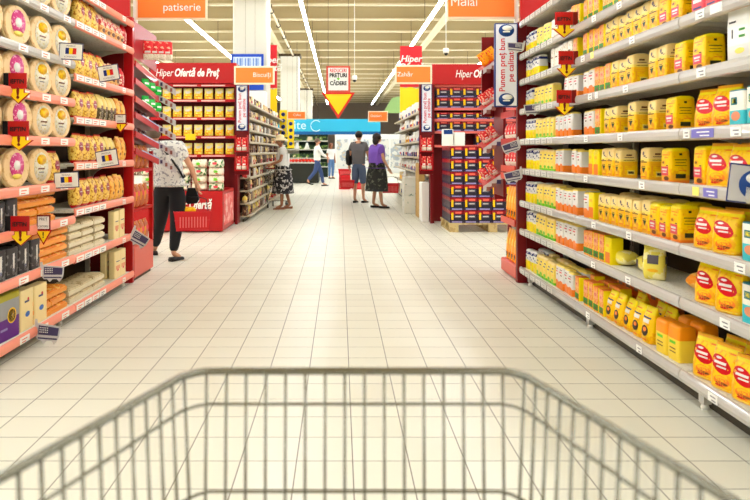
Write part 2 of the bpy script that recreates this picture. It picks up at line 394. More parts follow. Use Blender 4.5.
# ------------------------------------------------------------------ shelving
RL = [.17, .545, .82, 1.135, 1.42, 1.715, 2.0, 2.25, 2.57]
LN = [.13, .51, .81, 1.075, 1.40, 1.70, 1.99, 2.31, 2.57]
LF = [.13, .50, .86, 1.215, 1.57, 1.90, 2.31, 2.57]
DOTS = mat('pale perforated shelf', (226, 222, 208), .45, col2=(200, 194, 178), scale=60, thr=.6)
def unit(label, x, y0, y1, levels, side, tags, rail, depth=.46, topsh=True, plate=DOTS, lip=.066, group='supermarket shelving bays'):
    """side +1: shelf goes towards +X behind its front"""
    s = side; t = thing('shelving_unit', label, 'shelving unit', (x, (y0+y1)/2, 0), 0, group)
    L = (y1-y0)/2-.004
    b = MB(); b.box(s*(depth+.002), s*(depth+.03), -L, L, .06, max(levels)+.02, BACK); b.build('back_panel', t)
    b = MB(); b.box(s*.10, s*.13, -L, L, .0, levels[0]-.075, DARK); b.build('kick_plate', t)
    for e in (-1, 1):
        b = MB(); b.box(s*(depth-.045), s*(depth-.0), e*(L-.03), e*L, .0, max(levels)+.03, GREYM, bev=.004)
        for i in range(int(max(levels)/.07)): b.box(s*(depth-.047), s*(depth-.044), e*(L-.019), e*(L-.011), .1+i*.07, .135+i*.07, DARK)
        b.build('upright', t)
    b = MB()
    b.box(s*.05, s*.09, L-.12, L-.07, .03, levels[0]-.03, GREYM); b.lathe([(.02, 0), (.022, .01), (.012, .03)], WHITE, (s*.07, L-.095, 0), 10); b.build('foot', t)
    for i, z in enumerate(levels):
        b = MB(); dz = z-.012
        b.box(s*.008, s*(depth-.046), -L, L, dz-.022, dz, plate)
        if z > 1.2:     # curved bracket under the shelf
            for e in (-1, 1):
                pts = [(s*(depth-.046), dz-.022), (s*.06, dz-.022), (s*.06, dz-.035)]
                for q in range(7):
                    a = q*PI/12; pts.append((s*(.1+(depth-.17)*math.sin(a)), dz-.04-.13*(1-math.cos(a))))
                pts.append((s*(depth-.046), dz-.2))
                b.prism(pts if s > 0 else pts[::-1], 'y', e*(L-.012), e*(L-.002), GREYM)
        sh = b.build('shelf', t)
        pr = [(.006, 0), (-.006, -.004), (-.013, -.018), (-.015, -.04), (-.008, -lip+.006), (.004, -lip), (.008, -lip+.008), (-.002, -.04), (.004, -.012)]
        pr = [(s*a, z+q) for a, q in pr]
        b = MB(); b.prism(pr if s < 0 else pr[::-1], 'y', -L, L, rail[i % len(rail)] if isinstance(rail, list) else rail); b.build('price_rail', sh)
        for (ti, yy, w, m) in tags:
            if ti == i:
                m = m if isinstance(m, list) else [m]
                b = MB()
                yc = yy-(y0+y1)/2
                b.box(-s*.0145, -s*.0165, yc-w/2, yc+w/2, z-.055, z-.012, m[0])
                for q in range(2): b.box(-s*.0166, -s*.0172, yc-w*.32, yc+w*(.1+.15*q), z-.048+q*.017, z-.042+q*.017, m[1] if len(m) > 1 else CARD)
                b.build('price_tag', sh)
    return t
def YR(px): return F*1.77/(px-VX)
def YL(px): return F*2.03/(VX-px)
RB = [(5.06, 6.62, 'far right bay'), (3.50, 5.06, 'middle right bay'), (1.94, 3.50, 'near right bay')]
LB = [(3.58, 5.15, 'near left bay', LN), (5.15, 6.62, 'far left bay', LF)]
GREYINK = mat('grey ink', (120, 116, 120), .5); YTAG = mat('yellow tag', (250, 236, 120), .5); VTAG = mat('violet tag', (120, 112, 190), .5)
rt = {0: [], 1: [], 2: []}
for i in range(9):
    for q in range(6): rt[0].append((i, 6.5-q*.17, .13, [mat('soft card', (202, 198, 188), .5), mat('soft print', (150, 146, 140), .5)]))
    for q in (4.85, 4.1): rt[1].append((i, q+random.uniform(-.2, .2), .07, [WHITE, GREYINK]))
    rt[2].append((i, 3.2+random.uniform(-.25, .1), .08, [WHITE, GREYINK]))
rt[2] += [(4, 3.42, .06, [WHITE, GREYINK]), (4, 3.27, .2, [VTAG, WHITE]), (3, 3.33, .06, [YTAG, YTAG]), (3, 3.2, .12, [VTAG, WHITE]), (6, 3.15, .1, [WHITE, WHITE])]
rt[1] += [(6, 4.7, .05, [YTAG, YTAG]), (5, 4.62, .05, [WHITE, CARD])]
for i, (a, b_, n) in enumerate(RB):
    unit(f'tall grey {n} of the flour and cornmeal shelving', 1.77, a, b_, RL, 1, rt[i], RAILG)
OTAG = mat('orange tag', (236, 90, 50), .5)
lt = {0: [], 1: []}
for i in range(8):
    for q in range(3): lt[0].append((i, 4.25+q*.33+random.uniform(0, .08), .13, [WHITE, OTAG]))
    for q in range(4): lt[1].append((i, 5.24+q*.165, .15, [WHITE, GREYINK if q % 2 else OTAG]))
    lt[1].append((i, 6.3, .08, [WHITE, OTAG]))
unit('near left bay of the biscuit shelving with pink price rails', -2.03, 3.58, 5.15, LN, -1, lt[0], [PINKR, PINKR, PINKR, PINKR, PINKR, PINKR, RAILG, RAILG, PINKR])
unit('far left bay of the biscuit shelving with pink price rails', -2.03, 5.15, 6.62, LF, -1, lt[1], [PINKR])

# right side products: (level index, [(type, px far, px near, rows)...])
R = {
 7: [('A', 521, 538, 1), ('B', 538, 552, 1), ('W', 553, 572, 1), ('D', 573, 600, 1), ('D', 604, 640, 1)],
 6: [('A', 521, 541, 1), ('W', 552, 573, 1), ('D', 575, 602, 1), ('E', 603, 657, 1), ('F', 659, 686, 1), ('R2', 688, 716, 1)],
 5: [('A', 521, 535, 1), ('B', 536, 553, 1), ('C', 566, 592, 1), ('D', 594, 611, 1), ('E', 613, 638, 1), ('E', 651, 671, 1), ('F', 676, 706, 1), ('K', 729, 775, 1)],
 4: [('A', 521, 537, 1), ('B', 537, 556, 1), ('C', 557, 574, 1), ('C', 582, 594, 1), ('D', 597, 603, 1), ('E', 606, 616, 1), ('E', 630, 641, 1), ('E', 650, 660, 1), ('F', 668, 680, 1), ('G', 687, 722, 2), ('T', 731, 770, 1)],
 3: [('A', 521, 540, 1), ('B', 540, 557, 1), ('C', 557, 566, 1), ('C', 573, 583, 1), ('D2', 590, 601, 1), ('E', 603, 626, 1), ('E', 642, 654, 1), ('F', 663, 674, 1), ('F', 685, 696, 1), ('G', 701, 746, 2)],
 2: [('A', 521, 538, 2), ('B', 538, 556, 2), ('C', 557, 583, 2), ('D2', 585, 595, 1), ('E', 600, 648, 2), ('F', 650, 686, 2), ('G', 692, 738, 2), ('T', 745, 790, 1)],
 1: [('A', 521, 537, 2), ('B', 537, 556, 2), ('C', 557, 580, 2), ('D', 581, 601, 2), ('D2', 602, 610, 1), ('G', 684, 704, 1), ('G', 716, 739, 2), ('T', 745, 800, 1)],
 0: [('A', 521, 538, 2), ('B', 538, 556, 2), ('C', 557, 576, 2), ('D', 577, 604, 2), ('I', 606, 657, 2), ('J', 658, 682, 2), ('G', 683, 736, 2), ('T', 739, 800, 1)],
}
def bayR(Y): return next(n for a, b_, n in RB if a <= Y <= b_+.01)
lastY = {}
for li, runs in R.items():
    prev = 99
    for (key, p0, p1, rows) in runs:
        w = DIM[key][0]; Ya = min(YR(p0)*1.035, prev, 6.6); Yb = YR(p1)*1.035
        n = max(1, int(round((Ya-Yb)/w))); yy = Ya-w/2
        for k in range(n):
            # keep clear of the bay joints
            for j in (3.50, 5.06):
                if abs(yy-j) < w/2+.012: yy = j-w/2-.013
            if yy < 2.03: break
            for r_ in range(rows):
                if r_ and random.random() < .12: continue
                put(key, 'R', yy+random.uniform(-.002, .002), li, RL[li]-.012, bayR(yy), r_)
            yy -= w
        prev = yy+w/2-.004
# stacked and lying extras on the right
for k in range(4): put('GN', 'R', 6.28-k*.17, 0, RL[0]-.012+.2, bayR(6.0), 1, 1, 0) if 0 else None
P['PY'] = pack('pale_yellow_bag', .125, .20, .09, 'pillow', [(1, m2('pale lemon film', (246, 226, 90), (252, 240, 170), 14, .55))], [('rect', 0, .62, .5, .26, slate), ('oval', 0, .3, .5, .1, ylw)], smk=[(0, .6, .5, .22, slate)])
P['OB'] = pack('orange_bag', .12, .19, .09, 'pillow', [(1, m2('orange crinkled film', (250, 150, 30), (252, 190, 90), 16, .56))], [])
def lying(key, xx, Yc, z, label, cat, rz, rx=PI/2):
    return copy_thing(P[key], (xx, Yc, z), (rx, 0, rz), label, cat, None)
d_ = .05
lying('PY', 1.93, 4.45, RL[1]-.012+.052, 'yellow cornflour bag lying flat on second shelf up, nearest the orange packets', 'bag', PI+.2)
lying('PY', 1.95, 4.20, RL[1]-.012+.052, 'yellow cornflour bag lying flat on second shelf, beside the upright pale bag', 'bag', PI-.15)
lying('OB', 1.93, 3.68, RL[1]-.012+.052, 'orange bag fallen flat on the second shelf beside the bay joint', 'bag', PI/2+.4)
copy_thing(P['PY'], (1.88, 4.03, RL[1]-.012), (0, 0, -.7), 'lone pale yellow bag with grey label standing turned, second shelf up, middle bay', 'bag', None)
# orange cartons stacked at the rear of the bottom shelf
zz = RL[0]-.012
for c_ in range(6):
    for s_ in range(2):
        o = copy_thing(P['O'], (2.125-.0, 5.06-.08-c_*.13+(.0), zz+s_*.127), (0, 0, -PI/2),
                       f'small orange carton, {ORD[c_]} from left, {"upper" if s_ else "lower"} tier, rear of bottom shelf', 'carton', 'orange cartons at the back of the bottom shelf')
for c_ in range(6):
    o = copy_thing(P['O'], (2.125, 5.13+c_*.13, zz+0), (0, 0, -PI/2), f'small orange carton at rear of bottom shelf, far bay, {ORD[5-c_]} from left', 'carton', 'orange cartons at the back of the far bay')

# ------------------------------------------------------------------ left side products
wafer = mat('wafer disc', (236, 200, 146), .5, col2=(222, 178, 118), scale=30, thr=.58)
plas = mat('clear tray plastic', (226, 200, 150), .15, coat=.8)
magen = mat('magenta label', (224, 70, 140), .35, col2=(250, 180, 205), scale=40, thr=.56)
def disc(name, pink):
    root = proto(name); r = .142
    b = MB(); b.lathe([(r*.8, .0), (r*.94, .0), (r*.955, .001), (r, .010), (r, .012), (r, .034), (r, .036), (r*.95, .046), (r*.94, .046)], wafer, (0, .023, r), 28, 'y')
    b.lathe([(r*1.0, .018), (r*1.03, .023), (r*1.0, .028)], plas, (0, .023, r), 28, 'y')
    a = b.build('wafer_stack', root); C.objects.unlink(a)
    b = MB()
    if pink:
        b.lathe([(.09, .0), (.09, .002)], magen, (0, -.0235, r+.02), 20, 'y', .85, 1)
        b.lathe([(.035, .0), (.035, .001)], WHITE, (0, -.0255, r+.02), 14, 'y')
        b.lathe([(.04, 0), (.04, .001)], pal, (0, -.0255, r-.06), 14, 'y', 1.3, .5)
    else:
        b.lathe([(.112, .0), (.112, .002)], mat('off white label', (240, 234, 214), .35, col2=(222, 206, 150), scale=46, thr=.57), (0, -.0235, r), 20, 'y', .78, 1)
        b.lathe([(.05, 0), (.05, .001)], ylw2, (0.005, -.0255, r+.055), 14, 'y', 1.2, .8)
        b.box(-.04, .04, -.0262, -.0256, r-.02, r-.008, brn); b.box(-.03, .03, -.0262, -.0256, r-.045, r-.037, GREYINK)
    a = b.build('round_label', root); C.objects.unlink(a)
    return root
dp, dy = disc('wafer_sheet_pack', True), disc('wafer_sheet_pack', False)
for li, lst in {7: [(4.66, 0), (5.0, 0)], 6: [(3.97, 1), (4.33, 1), (4.68, 0), (5.0, 0)], 5: [(3.97, 1), (4.31, 1), (4.67, 0), (5.0, 0)],
                4: [(3.95, 1), (4.35, 1), (4.70, 0), (4.99, 0)], 3: [(3.95, 0), (4.31, 1), (4.66, 0)]}.items():
    for k, (yy, pk) in enumerate(lst):
        for r_ in range(2):
            if r_ and k == len(lst)-1: continue
            copy_thing(dp if pk else dy, (-2.085-r_*.07, yy, LN[li]-.012), (0, 0, PI/2-.12),
                   f"round wafer pack, {'pink' if pk else 'yellow-white'} label, {ORD[k]} from left{RROW[r_]}, {SHN[li].replace(' up','')}, near left bay", 'wafer pack', f'round wafer packs on the {SHN[li]}', (1.0, 1, .90))
nood = mat('noodle texture film', (190, 120, 34), .3, col2=(246, 200, 84), scale=60, thr=.43, col3=(250, 212, 104))
dkred = mat('maroon label', (150, 30, 50), .35, col2=(206, 100, 110), scale=60, thr=.55)
bisc = m2('biscuit film', (236, 184, 110), (214, 130, 60), 35, .55)
olive = mat('dark olive food', (84, 70, 44), .4, col2=(186, 170, 130), scale=50, thr=.56)
P['N'] = pack('pasta_bag', .15, .24, .09, 'pillow', [(.1, redf), (.94, nood), (1, redf)], [], [('oval', 0, .55, .55, .3, dkred, 'maroon_label', ('rect', 0, .56, .3, .03, wht))])
P['P'] = pack('biscuit_bag', .12, .21, .08, 'pillow', [(.5, bisc), (1, m2('cream red film', (244, 214, 180), (206, 60, 60), 28, .56))], [('oval', 0, .7, .6, .2, pinkf), ('oval', 0, .7, .3, .1, wht), ('oval', 0, .3, .6, .18, brn)])
P['Q'] = pack('cream_topped_jar', .10, .23, .09, 'bottle', [(.55, olive), (.8, cream), (1, ylw)], [])
P['Q2'] = pack('cream_dark_bag', .11, .23, .08, 'pillow', [(.5, olive), (1, mat('butter film', (240, 212, 120), .35))], [('rect', 0, .5, .4, .18, brn)])
P['S'] = pack('golden_bag', .12, .235, .08, 'pillow', [(1, m2('golden biscuit film', (250, 190, 84), (228, 140, 44), 30, .56))], [('oval', .1, .6, .15, .3, brn), ('rect', -.1, .3, .2, .1, brn)])
P['V'] = pack('red_striped_bag', .10, .22, .07, 'pillow', [(.2, redf), (.7, m2('red cream print', (190, 40, 40), (236, 200, 170), 40, .54)), (1, redf)], [])
P['CB'] = pack('cream_carton', .15, .26, .06, 'box', [(1, mat('butter carton', (246, 222, 160), .45))], [('rect', 0, .62, .6, .03, nvy), ('rect', 0, .4, .7, .14, mat('peach strip', (236, 160, 110), .4)), ('oval', 0, .3, .3, .08, pinkf)])
P['CB2'] = pack('cream_blue_carton', .19, .27, .07, 'box', [(1, mat('butter carton', (246, 222, 160), .45))], [('oval', .0, .38, .36, .14, mat('mid blue', (40, 100, 190), .4)), ('rect', -.06, .7, .36, .05, nvy), ('oval', .05, .75, .15, .08, redf)])
P['PB'] = pack('purple_box', .26, .30, .09, 'box', [(.46, mat('violet carton', (96, 30, 130), .4)), (.85, mat('dove carton', (150, 150, 150), .35)), (1, mat('mustard lid', (170, 160, 30), .4))],
               [('oval', .1, .5, .4, .34, ylw2), ('oval', .1, .5, .33, .28, mat('dark food print', (70, 50, 30), .4)), ('oval', .12, .52, .1, .08, cream), ('rect', -.25, .25, .3, .05, lilac)])
GP = m2('dark wrapped film', (44, 40, 42), (120, 116, 112), 26, .6)
P['DK'] = pack('dark_packet', .16, .20, .09, 'box', [(1, GP)], [('rect', .1, .5, .14, .6, wht), ('rect', .1, .25, .12, .1, nvy)])
DESC.update({'N': ('golden pasta bag', 'pasta bag'), 'P': ('cream and red biscuit bag', 'bag'), 'Q': ('cream-capped jar', 'jar'), 'Q2': ('butter-topped bag with dark food', 'bag'), 'S': ('golden orange bag', 'bag'),
             'V': ('red striped bag', 'bag'), 'CB': ('tall cream carton', 'carton'), 'CB2': ('cream carton with blue print', 'carton'), 'PB': ('purple food box', 'box'), 'DK': ('dark shiny packet', 'packet')})
DIM.update({'N': (.158, .105), 'P': (.125, .095), 'Q': (.108, .1), 'Q2': (.115, .095), 'S': (.128, .095), 'V': (.108, .085), 'CB': (.155, .07), 'CB2': (.2, .08), 'PB': (.27, .1), 'DK': (.165, .105)})
LR = [('N', 77, 100, 'F', 6, 1), ('P', 100, 122, 'F', 6, 1), ('V', 122, 130, 'F', 6, 1),
      ('N', 77, 104, 'F', 5, 1), ('P', 105, 119, 'F', 5, 1), ('V', 120, 130, 'F', 5, 1),
      ('N', 75, 97, 'F', 4, 1), ('Q2', 98, 114, 'F', 4, 1), ('S', 116, 130, 'F', 4, 1),
      ('N', 75, 100, 'F', 3, 1), ('Q2', 101, 116, 'F', 3, 1), ('S', 117, 130, 'F', 3, 1),
      ('N', 75, 108, 'F', 2, 1), ('S', 110, 130, 'F', 2, 1),
      ('CB', 112, 127, 'F', 1, 1), ('CB', 113, 128, 'F', 0, 2),
      ('DK', -25, 12, 'N', 2, 1), ('DK', -25, 34, 'N', 1, 2), ('PB', -28, 17, 'N', 0, 1), ('CB2', 18, 40, 'N', 0, 1), ('N', 51, 72, 'N', 3, 1)]
for (key, p0, p1, bay, li, rows) in LR:
    w = DIM[key][0]; Ya, Yb = YL(p0)*1.03, min(YL(p1)*1.03, 6.6); n = max(1, int(round((Yb-Ya)/w))); yy = max(Ya, 3.62 if bay == 'N' else 5.17)+w/2
    lev = LN if bay == 'N' else LF; top = 5.13 if bay == 'N' else 6.6
    for k in range(n):
        if yy+w/2 > top: break
        for r_ in range(rows): put(key, 'L', yy, li, lev[li]-.012, 'near left bay' if bay == 'N' else 'far left bay', r_)
        yy += w
# flat trays in stacks
tray_o = mat('orange pastry', (240, 140, 40), .35, col2=(252, 196, 96), scale=22, thr=.55)
def tray(name, w, d, h, m, film):
    root = proto(name)
    b = MB(); b.prism([(-d/2, 0), (d/2, 0), (d/2-.0, h*.3), (d/2-.01, h), (-d/2+.01, h), (-d/2, h*.3)], 'x', -w/2, w/2, m)
    for q in range(5):
        xx = -w/2+w*(q+.5)/5
        b.lathe([(.004, -d*.46), (h*.42, -d*.42), (h*.46, 0), (h*.42, d*.42), (.004, d*.46)], m, (xx, 0, h*.75), 10, 'y')
    a = b.build('pastry_row', root); C.objects.unlink(a)
    b = MB(); b.box(-w/2-.006, w/2+.006, -d/2-.004, -d/2+.012, h*.1, h*.75, film, bev=.003); a = b.build('label_band', root); C.objects.unlink(a)
    return root
to = tray('pastry_tray', .27, .24, .045, tray_o, mat('amber label', (250, 160, 60), .3))
tcream = tray('rusk_tray', .24, .24, .045, m2('pale rusk', (226, 208, 166), (196, 172, 124), 28, .55), mat('pale label', (234, 222, 190), .35))
def stacks(src, ys, n, z, desc, bay, xx=-2.2):
    for i, yy in enumerate(ys):
        for k in range(n):
            copy_thing(src, (xx-random.uniform(0, .01), yy, z+k*.062), (0, 0, PI/2+random.uniform(-.04, .04)),
                       f"{desc}, {ORD[k]} from bottom, {ORD[i]} stack, {bay}", 'tray', desc+'s in stacks, '+bay)
stacks(to, (4.5, 4.79), 4, LN[2]-.012, 'flat orange pastry tray', 'third shelf')
stacks(to, (4.72, 5.0), 4, LN[1]-.012, 'flat orange pastry tray', 'second shelf')
stacks(to, (4.72, 5.0), 3, LN[0]-.012, 'flat orange pastry tray', 'bottom shelf')
stacks(tcream, (5.32, 5.58, 5.84), 4, LF[1]-.012, 'pale rusk tray', 'far bay second shelf')
stacks(tcream, (5.32, 5.58, 5.84), 2, LF[0]-.012, 'pale rusk tray', 'far bay bottom shelf')

# ------------------------------------------------------------------ shelf-edge signs (all face the camera end of the aisle)
def hang(name, label, cat, px0, px1, y0, y1, Y, group, rot=0.):
    t = thing(name, label, cat, (X((px0+px1)/2, Y), Y, Z((y0+y1)/2, Y)), 0, group); t.rotation_euler = (0, rot, 0)
    return t, (px1-px0)*Y/F, (y1-y0)*Y/F
def arrow(label, px0, px1, y0, y1, Y):
    t, w, h = hang('discount_sign', label, 'price sign', px0, px1, y0, y1, Y, 'arrow-shaped discount signs')
    b = MB(); b.box(-w*.42, w*.02+w*.3, -.004, .004, 0, h/2, RED); b.build('red_panel', t)
    b = MB(); b.box(w*.33, w*.42+.02, -.006, .003, 0, h/2, DRED) if px0 > 300 else b.box(-w*.5-.02, -w*.43, -.006, .003, .0, h/2, BLACK); b.build('clip', t)
    pts = [(-w*.3, 0), (w*.22, 0), (w*.22, -h*.14), (w*.48, -h*.14), (-.03*w, -h/2), (-w*.52, -h*.14), (-w*.3, -h*.14)]
    cx = -.03*w
    b = MB(); b.prism(pts, 'y', .002, .008, RED); b.build('arrow_border', t)
    b = MB(); b.prism([(cx+(x-cx)*.86, z_*.88-.004) for x, z_ in pts], 'y', -.004, .0015, YEL); b.build('yellow_arrow', t)
    text('IEFTIN', h*.2, BLACK, parent=t, loc=(-w*.06, -.006, h*.22), fit=w*.56, bold=.0012)
    text('!', h*.46, DRED, name='exclamation_mark', parent=t, loc=(-w*.03, -.006, -h*.17), bold=h*.022)
    return t
arrow('red and yellow arrow sign, topmost on left shelves, among round wafer packs', 7, 31, 73, 104, 4.15)
arrow('red and yellow arrow sign, middle one on left shelves, over a round wafer pack', 6, 34, 121, 151, 4.15)
arrow('red and yellow arrow sign, lowest on left shelves, in front of dark packets', 9, 34, 216, 246, 4.15)
arrow('red and yellow arrow sign, topmost of three on right shelves', 553, 577, 12, 38, 5.05)
arrow('red and yellow arrow sign, middle of three on right shelves', 557, 577, 51, 78, 5.05)
arrow('red and yellow arrow sign, lowest of three on right shelves', 555, 575, 90, 116, 5.05)
FB = mat('flag blue', (20, 40, 120), .5); FR = mat('flag red', (214, 30, 36), .5)
def flag(label, px0, px1, y0, y1, Y, rot):
    t, w, h = hang('origin_card', label, 'shelf card', px0, px1, y0, y1, Y, 'shelf cards with a tricolour flag', rot)
    b = MB(); b.box(-w/2, w/2, .0, .005, -h/2, h/2, PURP, bev=.002); b.build('card_border', t)
    b = MB(); b.box(-w*.46, w*.46, -.003, -.0002, -h*.44, h*.44, WHITE); b.build('card_face', t)
    b = MB()
    for k, m in enumerate((FB, YEL, FR)): b.box(-w*.22+k*w*.15, -w*.22+(k+1)*w*.15, -.006, -.0035, -h*.16, h*.2, m)
    b.build('tricolour_flag', t)
    text('PRODUS', h*.14, GREYINK, parent=t, loc=(0, -.005, h*.31)); text('ROMANESC', h*.14, GREYINK, parent=t, loc=(0, -.005, -h*.32))
flag('white tricolour flag card, topmost on left shelves, beside the round wafer packs', 59, 83, 43, 60, 4.88, .06)
flag('white tricolour flag card, upper one in far left bay, by pasta bags', 98, 119, 65, 81, 5.66, -.17)
flag('white tricolour flag card, lowest on left shelves, below a round wafer pack', 54, 79, 172, 188, 4.79, -.05)
flag('white tricolour flag card, lower one in far left bay, by golden bags', 96, 118, 150, 167, 5.62, -.17)
def cartcard(label, px0, px1, y0, y1, Y, rot=0., flip=1):
    t, w, h = hang('cart_shaped_card', label, 'shelf card', px0, px1, y0, y1, Y, 'cart-shaped shelf cards', rot)
    f = flip
    o = [(-w*.5, h*.5), (-w*.42, h*.5), (-w*.38, h*.34), (w*.5, h*.26), (w*.47, -h*.16), (w*.4, -h*.36), (w*.3, -h*.5), (w*.2, -h*.36), (w*.02, -h*.36), (-.1*w, -h*.5), (-.2*w, -h*.36), (-w*.34, -h*.36), (-w*.45, -h*.22)]
    b = MB(); b.prism([(f*x, z_) for x, z_ in o], 'y', 0, .004, CARD); b.build('card', t)
    i = [(-w*.33, h*.26), (w*.45, h*.2), (w*.42, -h*.13), (-w*.33, -h*.13)]
    b = MB(); b.prism([(f*x, z_) for x, z_ in i], 'y', -.003, -.0003, PURP)
    b.box(f*-w*.33, f*w*.4, -.003, -.0003, -h*.3, -h*.24, PURP)
    for r_ in range(3):
        for q in range(5): b.box(f*(-w*.28+q*w*.07), f*(-w*.24+q*w*.07), -.005, -.0033, h*(.15-r_*.09), h*(.19-r_*.09), WHITE)
    b.build('cart_print', t)
cartcard('violet cart-shaped card under the second shelf, near left bay', 40, 64, 262, 282, 4.57)
cartcard('violet cart-shaped card hanging from the bottom left shelf, over the floor', 34, 60, 320, 344, 4.5, .08)
cartcard('violet cart-shaped card tilted at the far end of left shelves by the red rack', 129, 149, 229, 247, 6.5, .5)
cartcard('violet cart-shaped card in front of the vertical white sign, top right shelves', 507, 525, 40, 53, 6.5, .1, -1)
cartcard('violet cart-shaped card on the sixth shelf up, far right bay', 524, 542, 101, 116, 6.1, -.05, -1)
cartcard('violet cart-shaped card tilted before the red rack, upper of the pair', 502, 521, 139, 154, 6.5, -.28, -1)
cartcard('violet cart-shaped card tilted before the red rack, lower of the pair', 504, 523, 168, 183, 6.5, -.18, -1)
def pret(label, px0, px1, y0, y1, Y):
    t, w, h = hang('warning_price_sign', label, 'price sign', px0, px1, y0, y1, Y, 'warning price signs')
    b = MB(); b.box(-w*.4, w*.4, .0, .005, 0, h/2, DRED); b.prism([(-w/2, 0), (0, -h/2), (w/2, 0)], 'y', .0, .005, RED); b.build('sign_border', t)
    b = MB(); b.box(-w*.33, w*.33, -.003, -.0003, h*.04, h*.45, WHITE); b.build('white_panel', t)
    b = MB(); b.prism([(-w*.38, -h*.04), (0, -h*.42), (w*.38, -h*.04)], 'y', -.003, -.0003, YEL); b.build('yellow_triangle', t)
    text('PREȚ', h*.13, BLACK, parent=t, loc=(0, -.005, h*.36)); text('CADERE', h*.1, BLACK, parent=t, loc=(0, -.005, h*.12), sx=.9)
    text('!', h*.28, BLACK, name='exclamation_mark', parent=t, loc=(0, -.005, -h*.17), bold=.001)
pret('small warning price sign with yellow triangle, beside the lowest red arrow sign', 35, 52, 215, 245, 4.5)
pret('small warning price sign with yellow triangle, high in far left bay', 113, 128, 114, 133, 6.1)
# large tilted card on the right
t, w, h = hang('product_card', 'large tilted white card with navy oval on the nearest right shelf', 'shelf card', 728, 772, 165, 204, 2.93, None, .12)
b = MB(); b.box(-w/2, w/2, 0, .005, -h/2, h/2, nvy, bev=.004); b.build('card_border', t)
b = MB(); b.box(-w*.475, w*.475, -.003, -.0003, -h*.46, h*.46, CARD); b.build('card_face', t)
b = MB(); b.lathe([(h*.38, 0), (h*.38, .003)], BLUE, (.02, -.0035, 0), 28, 'y', 1.1, 1); b.lathe([(h*.26, 0), (h*.26, .002)], WHITE, (.03, -.007, h*.16), 24, 'y', 1.25, .62); b.build('navy_oval', t)
text('produs', h*.17, WHITE, parent=t, loc=(.02, -.011, -h*.1)); text('ales', h*.13, WHITE, parent=t, loc=(.02, -.011, -h*.24))

# ------------------------------------------------------------------ promise signs and racks at the gondola ends
def punem(label, px0, px1, y0, y1, Y, single=False):
    t, w, h = hang('vertical_sign', label, 'sign', px0, px1, y0, y1, Y, 'vertical promise signs')
    b = MB(); b.box(-w/2, w/2, 0, .03, -h/2, h/2, nvy, bev=.006); b.build('sign_frame', t)
    b = MB(); b.box(-w*.44, w*.44, -.004, -.0003, -h*.485, h*.485, mat('sign white', (226, 228, 236), .4)); b.build('sign_face', t)
    for s_ in (-1, 1):
        b = MB(); b.lathe([(w*.33, 0), (w*.33, .003)], BLUE, (0, -.0045, s_*h*.41), 24, 'y', 1, .8); b.lathe([(w*.22, 0), (w*.22, .002)], WHITE, (w*.04, -.008, s_*h*.41+w*.1), 20, 'y', 1, .5)
        b.box(-w*.15, w*.15, -.0105, -.0078, s_*h*.41-w*.08, s_*h*.41-w*.03, WHITE); b.build('oval_logo', t)
    text('Punem preț bun', h*.098, REDINK, parent=t, loc=(-w*.17, -.006, 0), rot=(PI/2, -PI/2, 0), bold=.001)
    text('pe calitate', h*.098, REDINK, parent=t, loc=(w*.2, -.006, 0), rot=(PI/2, -PI/2, 0), bold=.001)
punem('tall white vertical sign with navy ovals at the end of the right shelves', 494.5, 518, 23, 107, 6.58)
punem('tall white vertical sign beside the yellow endcap shelves on the far left', 236, 247.5, 85, 131, 11.85)
punem('tall white vertical sign beside the coffee display on the far right', 421.5, 432, 84, 132, 12.0)

# ---- right rack
P['OP'] = pack('orange_bottle_pack', .085, .33, .08, 'doy', [(.3, mat('amber film', (252, 150, 14), .35)), (1, mat('light orange film', (250, 172, 60), .35))], [('rect', 0, .2, .7, .1, brn), ('rect', 0, .12, .5, .05, GREEN), ('rect', 0, .6, .5, .2, pal)])
P['RW'] = pack('red_white_packet', .10, .17, .06, 'pillow', [(.3, mat('white printed film', (240, 232, 214), .3)), (1, m2('red sweet film', (222, 40, 44), (246, 180, 150), 30, .57))], [('rect', 0, .4, .6, .1, wht)])
P['GR'] = pack('green_sweet_bag', .13, .16, .05, 'pillow', [(1, m2('vivid green film', (20, 190, 60), (10, 140, 40), 20, .55))], [('rect', 0, .5, .6, .2, wht)])
P['BR'] = pack('dark_sweet_bag', .13, .12, .06, 'pillow', [(1, m2('dark sweet film', (70, 30, 28), (140, 70, 50), 24, .56))], [])
P['AM'] = pack('amber_bag', .12, .24, .07, 'pillow', [(1, m2('amber brown film', (190, 100, 60), (224, 150, 60), 14, .54))], [('rect', 0, .6, .6, .2, pinkf)])
CLEAR = mat('clear acrylic', (250, 236, 230), .08, alpha=.35, coat=.5)
xr = 1.745
t = thing('promo_rack', 'red promotional end rack with orange packs closing the right shelves', 'rack', (xr, 6.64, 0))
b = MB(); b.box(.0, .09, 0, .06, 0, 2.57, DRED, bev=.004); b.box(.09, .5, .0, .04, 0, 2.57, DRED); b.build('end_panel', t)
b = MB(); b.box(.0, .4, .065, .68, .02, .155, SALMON, bev=.01); b.build('base', t)
b = MB(); b.box(.36, .4, .065, .68, .156, 2.5, RED); b.build('back_panel', t)
b = MB(); b.box(.30, .355, .64, .68, .156, 2.5, RED); b.build('far_post', t)
for z_ in (.60, 1.06, 1.14, 1.42, 1.7):
    b = MB(); b.box(.0, .355, .065, .635, z_-.03, z_, RED); b.box(-.012, .0, .065, .635, z_-.055, z_+.01, SALMON if z_ < 1.2 else RED); b.build('shelf', t)
b = MB(); b.box(.03, .5, -.002, .03, 2.575, 3.15, RED); b.build('header_panel', t)
for z_, zz_ in ((.156, 0), (.601, 1)):
    for k in range(5): copy_thing(P['OP'], (xr+.07, 6.77+k*.105, z_), (0, 0, -PI/2), f'tall orange packet on the right end rack, {ORD[4-k]} from left, {"upper" if zz_ else "lower"} shelf', 'packet', 'orange packets on the right end rack')
